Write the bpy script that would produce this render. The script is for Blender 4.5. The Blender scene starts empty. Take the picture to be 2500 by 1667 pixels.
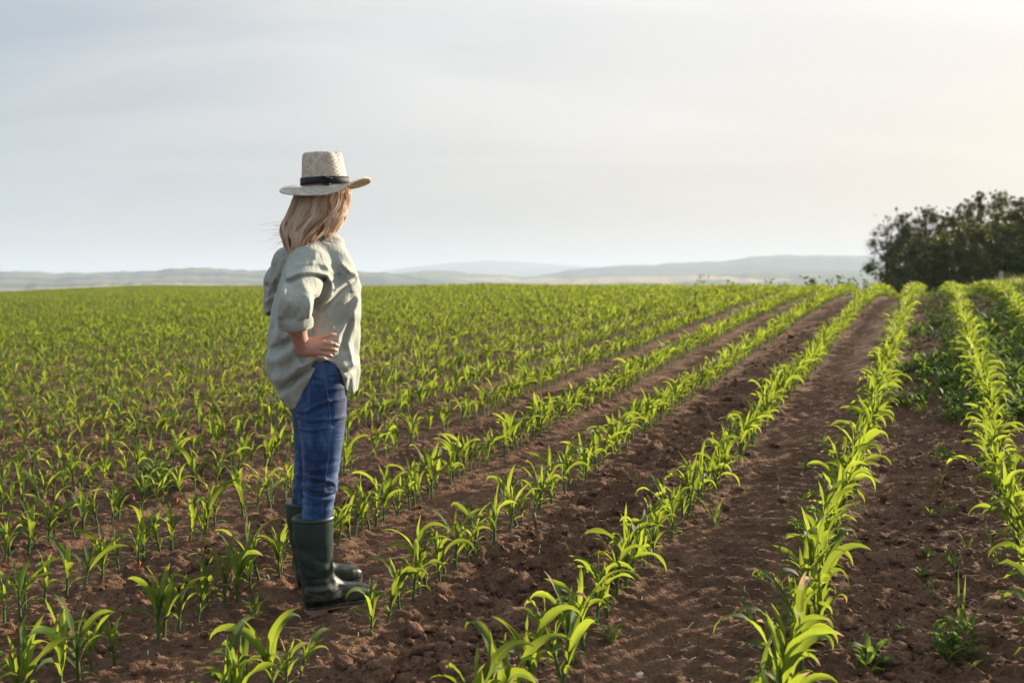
import bpy, math, random
import bmesh
import numpy as np
from mathutils import Vector, Matrix
from mathutils.bvhtree import BVHTree

# ------------------------------------------------------------------ camera
scene = bpy.context.scene
COL = scene.collection
R = math.radians
CAM_H = 1.38
F_PX = 2431.0                     # 35 mm on a 36 mm wide frame of 2500 px
PITCH = math.atan(153.5 / F_PX)
CAM = np.array([0.0, 0.0, CAM_H])
cam_data = bpy.data.cameras.new('camera')
cam = bpy.data.objects.new('camera', cam_data)
COL.objects.link(cam)
cam.location = CAM
cam.rotation_euler = (R(90) - PITCH, 0, 0)
cam_data.lens = 35.0
cam_data.sensor_width = 36.0
cam_data.clip_start = 0.05
cam_data.clip_end = 40000
cam_data.dof.use_dof = True
cam_data.dof.focus_distance = 3.95
cam_data.dof.aperture_fstop = 3.2
scene.camera = cam

# ------------------------------------------------------------------ sun, sky, exposure
SUN_AZ, SUN_EL = R(52), R(14)     # azimuth to the right of +Y
SUN_DIR = Vector((math.sin(SUN_AZ) * math.cos(SUN_EL), math.cos(SUN_AZ) * math.cos(SUN_EL), math.sin(SUN_EL)))
sun_data = bpy.data.lights.new('sun', 'SUN')
sun_data.energy = 5.0
sun_data.angle = R(0.9)
sun_data.color = (1.0, 0.83, 0.62)
sun = bpy.data.objects.new('sun', sun_data)
COL.objects.link(sun)
sun.rotation_euler = SUN_DIR.to_track_quat('Z', 'Y').to_euler()

world = bpy.data.worlds.new('World')
scene.world = world
world.use_nodes = True
wt = world.node_tree
wt.nodes.clear()


def nn(t, typ, **kw):
    n = t.nodes.new(typ)
    for k, v in kw.items():
        if k == 'inp':
            for i, x in v.items():
                n.inputs[i].default_value = x
        else:
            setattr(n, k, v)
    return n


def ln(t, a, b):
    t.links.new(a, b)


def mth(t, op, a, b=None, c=None, clamp=False):
    n = t.nodes.new('ShaderNodeMath')
    n.operation = op
    n.use_clamp = clamp
    for i, v in enumerate((a, b, c)):
        if v is None:
            continue
        if isinstance(v, (int, float)):
            n.inputs[i].default_value = v
        else:
            t.links.new(v, n.inputs[i])
    return n.outputs[0]


def mixc(t, fac, a, b, blend='MIX'):
    n = t.nodes.new('ShaderNodeMix')
    n.data_type = 'RGBA'
    n.blend_type = blend
    for sock, v in ((n.inputs[0], fac), (n.inputs[6], a), (n.inputs[7], b)):
        if isinstance(v, (int, float)):
            sock.default_value = v
        elif isinstance(v, tuple):
            sock.default_value = v if len(v) == 4 else v + (1,)
        else:
            t.links.new(v, sock)
    return n.outputs[2]


def ramp(t, fac, stops, interp='LINEAR'):
    n = t.nodes.new('ShaderNodeValToRGB')
    n.color_ramp.interpolation = interp
    el = n.color_ramp.elements
    while len(el) < len(stops):
        el.new(0.5)
    for e, (p, c) in zip(el, stops):
        e.position = p
        e.color = c if len(c) == 4 else tuple(c) + (1,)
    t.links.new(fac, n.inputs[0])
    return n.outputs[0]


def noise(t, vec, scale, detail=4, rough=0.55, dist=0.0, out=0):
    n = t.nodes.new('ShaderNodeTexNoise')
    n.inputs['Scale'].default_value = scale
    n.inputs['Detail'].default_value = detail
    n.inputs['Roughness'].default_value = rough
    n.inputs['Distortion'].default_value = dist
    if vec is not None:
        t.links.new(vec, n.inputs['Vector'])
    return n.outputs[out]


def mapping(t, vec, scale=(1, 1, 1), rot=(0, 0, 0), loc=(0, 0, 0)):
    n = t.nodes.new('ShaderNodeMapping')
    n.inputs['Scale'].default_value = scale
    n.inputs['Rotation'].default_value = rot
    n.inputs['Location'].default_value = loc
    t.links.new(vec, n.inputs['Vector'])
    return n.outputs[0]


sky = nn(wt, 'ShaderNodeTexSky', sky_type='NISHITA', sun_disc=False)
sky.sun_elevation = SUN_EL
sky.sun_rotation = SUN_AZ
sky.air_density = 1.0
sky.dust_density = 2.0
bg_sky = nn(wt, 'ShaderNodeBackground', inp={1: 0.07})
ln(wt, sky.outputs[0], bg_sky.inputs[0])
# thin high cloud: a pale veil, whiter towards the sun, in long faint streaks
tc = nn(wt, 'ShaderNodeTexCoord')
dirv = tc.outputs['Generated']
dot = nn(wt, 'ShaderNodeVectorMath', operation='DOT_PRODUCT')
ln(wt, dirv, dot.inputs[0])
dot.inputs[1].default_value = SUN_DIR
d = mth(wt, 'MAXIMUM', dot.outputs['Value'], 0.0)
sep = nn(wt, 'ShaderNodeSeparateXYZ')
ln(wt, dirv, sep.inputs[0])
up = mth(wt, 'MAXIMUM', sep.outputs[2], 0.0)
# clouds live on a flat layer overhead: project the direction onto it
den = mth(wt, 'ADD', up, 0.16)
px = mth(wt, 'DIVIDE', sep.outputs[0], den)
py = mth(wt, 'DIVIDE', sep.outputs[1], den)
comb = nn(wt, 'ShaderNodeCombineXYZ')
ln(wt, px, comb.inputs[0]); ln(wt, py, comb.inputs[1])
streak = noise(wt, mapping(wt, comb.outputs[0], (0.35, 1.1, 1), (0, 0, R(-24))), 1.5, 6, 0.52, 0.8)
soft = noise(wt, mapping(wt, comb.outputs[0], (0.35, 0.6, 1), (0, 0, R(10)), (3.1, 1.7, 0)), 0.8, 3, 0.5, 0.3)
cl = mth(wt, 'ADD', mth(wt, 'MULTIPLY', streak, 0.5), mth(wt, 'MULTIPLY', soft, 0.5))
cl = ramp(wt, cl, [(0.38, (0, 0, 0)), (0.60, (1, 1, 1))], 'EASE')
g1 = ramp(wt, d, [(0.15, (0.37, 0.455, 0.565)), (0.45, (0.64, 0.67, 0.70)), (0.72, (0.88, 0.87, 0.85)), (1.0, (0.98, .93, .86))])
g2 = ramp(wt, d, [(0.15, (0.58, 0.64, 0.70)), (0.45, (0.79, 0.795, 0.79)), (0.72, (1.07, 1.045, 1.01)), (1.0, (1.04, .97, .89))])
veil_c = mixc(wt, cl, g1, g2)
lowf = ramp(wt, up, [(0.0, (1, 1, 1)), (0.27, (0, 0, 0))], 'EASE')
warm = ramp(wt, d, [(0.15, (0.58, 0.62, 0.65)), (0.50, (.575, .57, .565)), (0.88, (0.78, 0.64, 0.52))])
veil_c = mixc(wt, mth(wt, 'MULTIPLY', lowf, 0.8), veil_c, warm)
bg_veil = nn(wt, 'ShaderNodeBackground', inp={1: 0.405})
ln(wt, veil_c, bg_veil.inputs[0])
msh = nn(wt, 'ShaderNodeMixShader', inp={0: 0.95})
ln(wt, bg_sky.outputs[0], msh.inputs[1]); ln(wt, bg_veil.outputs[0], msh.inputs[2])
wo = nn(wt, 'ShaderNodeOutputWorld')
ln(wt, msh.outputs[0], wo.inputs[0])

scene.view_settings.view_transform = 'Standard'
scene.view_settings.look = 'None'
scene.view_settings.gamma = 1.0
scene.view_settings.exposure = 1.28
scene.view_settings.use_curve_mapping = False
scene.render.engine = 'CYCLES'
scene.cycles.use_denoising = True
scene.cycles.max_bounces = 8
scene.cycles.transmission_bounces = 4
scene.cycles.volume_bounces = 1
scene.cycles.transparent_max_bounces = 8
scene.cycles.sample_clamp_indirect = 6.0

# ------------------------------------------------------------------ helpers
rng = np.random.default_rng(7)
random.seed(7)


def tag(o, label=None, cat=None, group=None, kind=None):
    if label: o['label'] = label
    if cat: o['category'] = cat
    if group: o['group'] = group
    if kind: o['kind'] = kind
    return o


def empty(name, loc=(0, 0, 0), rot=(0, 0, 0), parent=None):
    o = bpy.data.objects.new(name, None)
    o.empty_display_size = 0.1
    COL.objects.link(o)
    o.location = loc
    o.rotation_euler = rot
    if parent: o.parent = parent
    return o


def mk_mesh(name, V, faces, mat=None, smooth=True, uv=None, attrs=None):
    """V (n,3); faces: one (m,k) int array or a list of them; uv: per vertex (n,2); attrs: {name: per-vertex float}"""
    me = bpy.data.meshes.new(name)
    V = np.asarray(V, np.float32)
    if not isinstance(faces, (list, tuple)):
        faces = [faces]
    faces = [np.asarray(f, np.int32) for f in faces if len(f)]
    me.vertices.add(len(V))
    me.vertices.foreach_set('co', V.ravel())
    loops = np.concatenate([f.ravel() for f in faces])
    tot = np.concatenate([np.full(len(f), f.shape[1], np.int32) for f in faces])
    start = np.concatenate([[0], np.cumsum(tot)[:-1]]).astype(np.int32)
    me.loops.add(len(loops))
    me.loops.foreach_set('vertex_index', loops)
    me.polygons.add(len(tot))
    me.polygons.foreach_set('loop_start', start)
    me.polygons.foreach_set('loop_total', tot)
    if uv is not None:
        l = me.uv_layers.new(name='UVMap')
        l.data.foreach_set('uv', np.asarray(uv, np.float32)[loops].ravel())
    for k, a in (attrs or {}).items():
        at = me.attributes.new(k, 'FLOAT', 'POINT')
        at.data.foreach_set('value', np.asarray(a, np.float32))
    me.update(calc_edges=True)
    me.polygons.foreach_set('use_smooth', np.full(len(tot), smooth, bool))
    if mat: me.materials.append(mat)
    me.validate()
    return me


def mk_obj(name, me, parent=None, loc=None):
    o = bpy.data.objects.new(name, me)
    COL.objects.link(o)
    if parent: o.parent = parent
    if loc is not None: o.location = loc
    return o


def grid_faces(n, m, wrap=False):
    """quads of an n x m vertex grid (row-major); wrap joins the last column to the first"""
    i = np.arange(n - 1)[:, None]
    j = np.arange(m if wrap else m - 1)[None, :]
    j2 = (j + 1) % m
    a = i * m + j; b = i * m + j2; c = (i + 1) * m + j2; d_ = (i + 1) * m + j
    return np.stack([a, b, c, d_], -1).reshape(-1, 4)


def tube_np(pts, rad, seg=8, cap=True):
    """tube along pts with radius per point"""
    P = np.asarray(pts, float); n = len(P)
    rad = np.broadcast_to(np.asarray(rad, float), (n,))
    T = np.gradient(P, axis=0); T /= np.linalg.norm(T, axis=1)[:, None] + 1e-12
    ref = np.array([0, 0, 1.0]) if abs(T[0][2]) < 0.9 else np.array([1.0, 0, 0])
    U = np.zeros_like(P); u = np.cross(T[0], ref); u /= np.linalg.norm(u)
    for i in range(n):
        u = u - T[i] * (u @ T[i]); u /= np.linalg.norm(u) + 1e-12
        U[i] = u
    W = np.cross(T, U)
    a = np.linspace(0, 2 * math.pi, seg, endpoint=False)
    V = P[:, None] + rad[:, None, None] * (np.cos(a)[None, :, None] * U[:, None] + np.sin(a)[None, :, None] * W[:, None])
    V = V.reshape(-1, 3)
    F = [grid_faces(n, seg, True)]
    if cap:
        V = np.vstack([V, P[0], P[-1]])
        j = np.arange(seg); j2 = (j + 1) % seg
        F.append(np.stack([np.full(seg, n * seg), j2, j], -1))
        F.append(np.stack([np.full(seg, n * seg + 1), (n - 1) * seg + j, (n - 1) * seg + j2], -1))
    return V, F


class MB:
    """collects shapes into one mesh"""
    def __init__(s):
        s.V = []; s.F = {}; s.n = 0

    def add(s, V, F):
        if not isinstance(F, (list, tuple)): F = [F]
        for f in F:
            f = np.asarray(f)
            if len(f): s.F.setdefault(f.shape[1], []).append(f + s.n)
        s.V.append(np.asarray(V, float)); s.n += len(V)

    def build(s, name, mat, parent=None, smooth=True):
        me = mk_mesh(name, np.vstack(s.V), [np.vstack(v) for v in s.F.values()], mat, smooth)
        return mk_obj(name, me, parent)


# gradient noise on numpy arrays
def _h(ix, iy, seed):
    h = (ix * 374761393 + iy * 668265263 + seed * 1442695041) & 0xffffffff
    h = ((h ^ (h >> 13)) * 1274126177) & 0xffffffff
    return (h ^ (h >> 16)) & 0xffffffff


def perlin(x, y, seed=0):
    xi = np.floor(x).astype(np.int64); yi = np.floor(y).astype(np.int64)
    xf = x - xi; yf = y - yi
    u = xf * xf * xf * (xf * (xf * 6 - 15) + 10); v = yf * yf * yf * (yf * (yf * 6 - 15) + 10)

    def g(ax, ay, dx, dy):
        an = _h(ax, ay, seed) * (2 * math.pi / 4294967296.0)
        return np.cos(an) * dx + np.sin(an) * dy
    a = g(xi, yi, xf, yf); b = g(xi + 1, yi, xf - 1, yf)
    c = g(xi, yi + 1, xf, yf - 1); d_ = g(xi + 1, yi + 1, xf - 1, yf - 1)
    return (a + (b - a) * u + (c - a) * v + (a - b - c + d_) * u * v) * 1.5


def fbm(x, y, octv=4, seed=0, gain=0.5):
    s = 0; am = 1
    for i in range(octv):
        s = s + am * perlin(x * 2 ** i, y * 2 ** i, seed + i * 17); am *= gain
    return s


def domes(x, y, cell, seed=0, rmin=0.35, rmax=0.75, keep=1.0):
    """rounded lumps (a jittered one per cell); height in units of cell"""
    xs = x / cell; ys = y / cell
    xi = np.floor(xs).astype(np.int64); yi = np.floor(ys).astype(np.int64)
    best = np.zeros_like(xs)
    for dx in (-1, 0, 1):
        for dy in (-1, 0, 1):
            cx = xi + dx; cy = yi + dy
            h1 = _h(cx, cy, seed) / 4294967296.0; h2 = _h(cx, cy, seed + 1) / 4294967296.0
            h3 = _h(cx, cy, seed + 2) / 4294967296.0; h4 = _h(cx, cy, seed + 3) / 4294967296.0
            r = rmin + (rmax - rmin) * h3
            d2 = ((xs - cx - h1) ** 2 + (ys - cy - h2) ** 2) / (r * r)
            hh = np.where(h4 < keep, r * np.sqrt(np.clip(1 - d2, 0, 1)) ** 0.9, 0)
            best = np.maximum(best, hh)
    return best


def sstep(a, b, x):
    t = np.clip((x - a) / (b - a), 0, 1)
    return t * t * (3 - 2 * t)


def px_dir(sx, sy):
    """direction (x, y, z) with y = 1 through a pixel of the 2500 x 1667 photograph"""
    w = (833.5 - sy) / F_PX; u = (sx - 1250.0) / F_PX
    yy = math.cos(PITCH) + w * math.sin(PITCH); zz = -math.sin(PITCH) + w * math.cos(PITCH)
    return np.array([u / yy, 1.0, zz / yy])
# ------------------------------------------------------------------ terrain
GA, GB = 0.052, 0.0352
ROW_T = 0.4225                      # rows run along (ROW_T, 1)
ROW_N = math.hypot(1, ROW_T)
ROWX = [-0.395, -1.143, -1.969, -2.728, -3.565, -4.28]      # x of the rows at y = 0, right to left
while ROWX[-1] > -138:
    ROWX.append(ROWX[-1] - 0.777)
ROWX = [1.93, 1.149, 0.378] + ROWX


def ground_macro(x, y):
    x = np.asarray(x, float); y = np.asarray(y, float)
    xs = np.where(np.abs(x) < 60, x, np.sign(x) * (60 + 60 * np.tanh((np.abs(x) - 60) / 60)))
    z = GA * xs + GB * np.clip(y, -60, None)
    c = np.interp(x, [-60, -49, -30, -17.6, -10, -1, 5, 7.9, 8.9, 9.6, 10.4, 11.4, 13, 16, 22, 30], [.00016, .00017, .00024, .00033, .00040, .00058, .00107, .0021, .00285, .00305, .00316, .0031, .0030, .0024, .0016, .0010])
    t = np.clip(y - 12, 0, 60)
    z = z - c * t * t - 2 * c * 60 * np.clip(y - 72, 0, None)
    r = np.hypot(x, y)
    # down into the valley, then the land far out stays low
    z = np.maximum(z, -45)
    far = sstep(135, 600, r)
    return z * (1 - far) + (-45) * far


def rowcoord(x, y):
    return x - ROW_T * y            # row-space coordinate, equals ROWX on a row


_rx = np.array(sorted(ROWX))


def row_dist(x, y):
    q = rowcoord(x, y)
    i = np.clip(np.searchsorted(_rx, q), 1, len(_rx) - 1)
    return np.minimum(np.abs(q - _rx[i - 1]), np.abs(q - _rx[i])) / ROW_N


def micro(x, y, fine=True):
    """soil relief in metres"""
    q = rowcoord(x, y); al = (ROW_T * x + y) / ROW_N
    rd = row_dist(x, y)
    wx = x + 0.03 * perlin(x * 9, y * 9, 91); wy = y + 0.03 * perlin(x * 9, y * 9, 92)
    rough = 0.55 + 0.45 * perlin(x * 1.3, y * 1.3, 5)
    # which gap between rows: rough tilled soil or the smoother wheel tracks
    def gap(c, w):
        return np.exp(-((q - c) / w) ** 4)
    tread = gap(-0.77, 0.22)                     # tractor tyre print, gap A-B
    track = gap(-2.36, 0.22) + gap(-3.95, 0.22)   # smooth wheel track, gap C-D
    tilled = gap(-1.56, 0.33) + 0.6 * gap(-3.15, 0.33) + 0.5 * gap(-0.02, 0.3) + .5 * gap(0.75, .33) + 0.55 * (q < -4.2)
    amp = 1.3 * np.clip(rough * (0.40 + 0.9 * tilled) * (1 - 0.75 * track) * (1 - 0.6 * tread), 0.08, 1.6)
    z = 0.020 * np.exp(-(rd / 0.11) ** 2)        # slight ridge the plants stand on
    z = z + 0.010 * fbm(x * 2.2, y * 2.2, 3, 3)
    z = z - 0.030 * tread - 0.020 * track
    # tyre lugs: curved bars across the track
    ph = al / 0.125 + 0.9 * ((q + 0.77) / 0.2) ** 2 + 0.35 * perlin(al * 1.5, q * 3, 44)
    z = z + tread * 0.013 * np.sin(2 * math.pi * ph) * (0.6 + 0.4 * perlin(x * 3, y * 3, 8))
    z = z + amp * (0.030 * domes(wx, wy, 0.16, 11, .3, .7, 0.45) / 0.5 * 0.9)
    z = z + amp * (0.022 * domes(wx, wy, 0.075, 21, .3, .75, 0.7) / 0.5)
    if fine:
        z = z + (0.35 + 0.65 * amp) * 0.017 * domes(wx, wy, 0.040, 31, .25, .75, 0.8) / 0.5
        z = z + (0.5 + 0.5 * amp) * 0.0095 * fbm(x * 22, y * 22, 4, 41, .65)
    return z


def gz(x, y):
    return float(ground_macro(x, y) + micro(np.array([float(x)]), np.array([float(y)]), False)[0])


def mat(name):
    m = bpy.data.materials.new(name)
    m.use_nodes = True
    t = m.node_tree
    b = t.nodes['Principled BSDF']
    return m, t, b


def bump(t, b, h, strength=0.5, dist=0.01):
    n = nn(t, 'ShaderNodeBump', inp={'Strength': strength, 'Distance': dist})
    ln(t, h, n.inputs['Height'])
    ln(t, n.outputs[0], b.inputs['Normal'])
    return n


def soil_material(name, lighter=1.0):
    m, t, b = mat(name)
    g = nn(t, 'ShaderNodeNewGeometry').outputs['Position']
    n1 = noise(t, g, 1.1, 5, 0.6)
    n2 = noise(t, g, 14, 6, 0.65)
    n3 = noise(t, g, 95, 4, 0.7)
    k = lighter
    c = ramp(t, n2, [(0.3, (.052 * k, .029 * k, .018 * k)), (0.5, (.106 * k, .055 * k, .032 * k)), (0.72, (.17 * k, .104 * k, .066 * k))])
    c = mixc(t, mth(t, 'MULTIPLY', n1, 0.5), c, (.135 * k, .080 * k, .050 * k))
    crust = ramp(t, noise(t, g, 3.3, 6, .65, .4), [(.50, (0, 0, 0)), (.68, (1, 1, 1))])
    c = mixc(t, mth(t, 'MULTIPLY', crust, .40), c, (.25 * k, .15 * k, .098 * k))
    damp = ramp(t, noise(t, g, 1.9, 4, .6, .5), [(.30, (1, 1, 1)), (.45, (0, 0, 0))])
    c = mixc(t, mth(t, 'MULTIPLY', damp, .45), c, (.045 * k, .024 * k, .015 * k))
    c2 = ramp(t, n3, [(0.35, (0.6, 0.6, 0.6)), (0.55, (1, 1, 1)), (0.74, (1.5, 1.45, 1.4))])
    c = mixc(t, 0.8, c, c2, 'MULTIPLY')
    # scattered pale crumbs of straw and stone grit
    v = nn(t, 'ShaderNodeTexVoronoi', feature='F1')
    v.inputs['Scale'].default_value = 70
    ln(t, g, v.inputs['Vector'])
    spec = mth(t, 'LESS_THAN', v.outputs['Distance'], 0.10)
    sel = mth(t, 'GREATER_THAN', noise(t, g, 31, 1), 0.60)
    c = mixc(t, mth(t, 'MULTIPLY', spec, sel), c, (.42, .36, .28))
    ln(t, c, b.inputs['Base Color'])
    b.inputs['Roughness'].default_value = 0.95
    b.inputs['Specular IOR Level'].default_value = 0.25
    h = mth(t, 'ADD', mth(t, 'MULTIPLY', noise(t, g, 60, 6, 0.7), 1.0), mth(t, 'MULTIPLY', noise(t, g, 260, 4, 0.7), 0.35))
    wv = nn(t, 'ShaderNodeVectorMath', operation='MULTIPLY_ADD'); ln(t, noise(t, g, 40, 3, .6, 0, 1), wv.inputs[0]); wv.inputs[1].default_value = (.02, .02, .02); ln(t, g, wv.inputs[2])
    for sc_, am_ in ((48, 1.1), (105, .6)):
        vv = nn(t, 'ShaderNodeTexVoronoi', feature='F1'); vv.inputs['Scale'].default_value = sc_; vv.inputs['Randomness'].default_value = 1
        ln(t, wv.outputs[0], vv.inputs['Vector'])
        h = mth(t, 'ADD', h, mth(t, 'MULTIPLY', mth(t, 'SUBTRACT', .6, vv.outputs['Distance']), am_))
    bump(t, b, h, 0.95, 0.014)
    return m


M_SOIL = soil_material('soil', 1.6)
M_CLOD = soil_material('clod', 1.65)

# near field: fan of fine cells
def fan(t0, t1, dt, u0, u1, du, pad=1.0):
    n = int(math.log(t1 / t0) / dt) + 1
    t = t0 * np.exp(np.linspace(0, math.log(t1 / t0), n))
    m = int((u1 - u0) / du) + 1
    u = np.linspace(u0, u1, m)
    T, U = np.meshgrid(t, u, indexing='ij')
    return U * (T + pad), T, n, m


X, Y, n, m = fan(1.7, 9.0, 0.0029, -0.6, 0.6, 0.0034)
Z = ground_macro(X, Y) + micro(X, Y)
near_me = mk_mesh('field_soil', np.stack([X, Y, Z], -1).reshape(-1, 3), grid_faces(n, m)[:, ::-1], M_SOIL)
X2, Y2, n2, m2 = fan(9.0, 140.0, 0.0095, -0.6, 0.6, 0.0062)
Z2 = ground_macro(X2, Y2) + micro(X2, Y2, True) * np.clip(1.2 - Y2 / 60, .3, 1) * np.clip((140 - Y2) / 20, 0, 1)
V = np.vstack([np.stack([X, Y, Z], -1).reshape(-1, 3), np.stack([X2, Y2, Z2], -1).reshape(-1, 3)])
Fs = np.vstack([grid_faces(n, m)[:, ::-1], grid_faces(n2, m2)[:, ::-1] + n * m])
field = mk_obj('field_soil', mk_mesh('field_soil', V, Fs, M_SOIL))
tag(field, kind='structure')
bpy.data.meshes.remove(near_me)

# the wide ground sheet, reaching past the horizon; a hand's breadth lower where the tilled sheet lies on it
m_land, t, b = mat('meadow_and_fields')
g = nn(t, 'ShaderNodeNewGeometry').outputs['Position']
vor = nn(t, 'ShaderNodeTexVoronoi', feature='F1')
vor.inputs['Scale'].default_value = 0.004
ln(t, mapping(t, g, (1, .45, 1), (0, 0, R(20))), vor.inputs['Vector'])
sepc = nn(t, 'ShaderNodeSeparateColor'); ln(t, vor.outputs['Color'], sepc.inputs[0])
c = ramp(t, sepc.outputs[0], [(0.0, (.05, .09, .03)), (0.3, (.10, .14, .05)), (0.5, (.26, .22, .12)), (0.75, (.07, .11, .04)), (1.0, (.32, .27, .17))], 'CONSTANT')
c = mixc(t, 0.35, c, ramp(t, noise(t, g, 0.02, 6), [(0.3, (.03, .05, .02)), (0.7, (.2, .2, .1))]))
ln(t, c, b.inputs['Base Color']); b.inputs['Roughness'].default_value = 1.0
b.inputs['Specular IOR Level'].default_value = 0.1
rr = np.concatenate([[0.2], np.geomspace(0.8, 16000, 190)])
aa = np.linspace(0, 2 * math.pi, 240, endpoint=False)
RR, AA = np.meshgrid(rr, aa, indexing='ij')
GX, GY = RR * np.sin(AA), RR * np.cos(AA)
GZ = ground_macro(GX, GY)
inside = (GY > 1.0) & (GY < 141) & (np.abs(GX) < 0.62 * (GY + 1.2))
GZ = GZ - np.where(inside, 0.12, 0.0)
f = grid_faces(len(rr), len(aa), True)
cidx = len(rr) * len(aa)
GV = np.vstack([np.stack([GX, GY, GZ], -1).reshape(-1, 3), [[0, 0, float(ground_macro(0, 0))]]])
j = np.arange(len(aa))
ctri = np.stack([np.full(len(aa), cidx), (j + 1) % len(aa), j], -1)
ground_me = mk_mesh('ground', GV, [f, ctri], M_SOIL)
ground_me.materials.append(m_land)
mi = np.zeros(len(ground_me.polygons), np.int32)
fr = rr[np.minimum(np.arange(len(f)) // len(aa), len(rr) - 1)]
mi[:len(f)] = np.where(fr > 130, 1, 0)
ground_me.polygons.foreach_set('material_index', mi)
ground = mk_obj('ground', ground_me)
tag(ground, kind='structure')

# ------------------------------------------------------------------ hills
def hill(name, dist, pts, depth, seed, matl, rough=1.0, base=-46, dist2=None):
    """a ridge line given as (photo x, photo y); built as rolling land of real depth at its distance"""
    pts = np.array(pts, float)
    dirs = np.array([px_dir(a, b_) for a, b_ in pts])
    u = np.linspace(dirs[0, 0], dirs[-1, 0], 260)
    v = np.interp(u, dirs[:, 0], dirs[:, 2])
    dd = dist if dist2 is None else dist + (dist2 - dist) * (u - u[0]) / (u[-1] - u[0])
    dd = dd * np.ones_like(u)
    s = np.linspace(-1, 1.2, 46)
    S, U = np.meshgrid(s, u, indexing='ij')
    Dm = dd[None] * np.ones_like(S) + S * depth
    Xh = U * Dm
    crest = CAM_H + v[None] * dd[None] + rough * (5 * fbm(U * 60, S * 0 + seed, 4, seed) + 2.0 * np.abs(perlin(U * 420, S * 0 + seed, seed + 5)))
    prof = np.where(S < 0, 1 - sstep(0, 1, -S) * (1 - 0.0), 1 - sstep(0, 1.2, S))
    Zh = base + (crest - base) * prof + rough * 0.012 * depth * fbm(U * 22, S * 1.8 + seed, 3, seed + 9) * np.clip(1 - np.abs(S), 0, 1) * np.clip(-S * 3, 0, 1)
    me = mk_mesh(name, np.stack([Xh, Dm, Zh], -1).reshape(-1, 3), grid_faces(len(s), len(u))[:, ::-1], matl)
    o = mk_obj(name, me)
    tag(o, kind='structure')
    return o


def hill_material(name, sc, cols, wood):
    m, t, b = mat(name)
    g = nn(t, 'ShaderNodeNewGeometry').outputs['Position']
    vor = nn(t, 'ShaderNodeTexVoronoi', feature='F1')
    vor.inputs['Scale'].default_value = sc
    ln(t, mapping(t, g, (.35, 1, 2.0), (0, 0, R(8))), vor.inputs['Vector'])
    sp = nn(t, 'ShaderNodeSeparateColor'); ln(t, vor.outputs['Color'], sp.inputs[0])
    c = ramp(t, sp.outputs[0], [(i / len(cols), q) for i, q in enumerate(cols)], 'CONSTANT')
    w = ramp(t, noise(t, mapping(t, g, (.5, 1, 3)), sc * 2.2, 5, .55), [(wood, (0, 0, 0)), (wood + .06, (1, 1, 1))])
    c = mixc(t, w, c, (.022, .035, .020))
    ln(t, c, b.inputs['Base Color']); b.inputs['Roughness'].default_value = 1
    b.inputs['Specular IOR Level'].default_value = 0.05
    return m


mh1 = hill_material('wooded_hill', 0.0022, [(.05, .08, .04), (.09, .11, .05), (.06, .09, .04), (.16, .15, .08)], .47)
mh2 = hill_material('farmed_hill', 0.0030, [(.10, .13, .05), (.36, .28, .17), (.07, .10, .04), (.42, .33, .2), (.14, .15, .07)], .60)
hill('hills', 9500, [(-900, 655), (600, 690), (930, 664), (1020, 650), (1110, 641), (1200, 637), (1290, 640), (1380, 647), (1480, 655), (1600, 668), (1800, 676), (3300, 676)], 2500, 3, mh1, 0.6)
hill('hills', 5200, [(1150, 700), (1300, 674), (1400, 658), (1500, 649), (1600, 646), (1700, 640), (1760, 637), (1800, 634), (1835, 627), (1900, 623), (2010, 624), (2110, 626), (2300, 630), (2600, 640), (3300, 650)], 1900, 5, mh1, 0.8)
hill('hills', 4400, [(700, 700), (900, 676), (980, 667), (1040, 660), (1100, 662), (1160, 668), (1300, 677), (1450, 682), (1700, 686)], 1500, 8, mh2, 0.7)
hill('hills', 3600, [(-1000, 655), (-300, 664), (0, 661), (60, 663), (150, 667), (250, 665), (330, 663), (420, 657), (490, 654), (560, 659), (640, 660), (800, 661), (900, 664), (960, 668), (1030, 678), (1120, 692)], 1300, 13, mh1, 0.8)
hill('hills', 3300, [(1000, 700), (1200, 688), (1400, 681), (1600, 674), (1800, 668), (2000, 664), (2200, 662), (2600, 664), (3300, 670)], 1200, 17, mh2, 0.7)
hill('hills', 2300, [(-900, 690), (0, 693), (200, 690), (400, 688), (560, 692), (700, 697)], 900, 23, mh2, 0.5)
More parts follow.
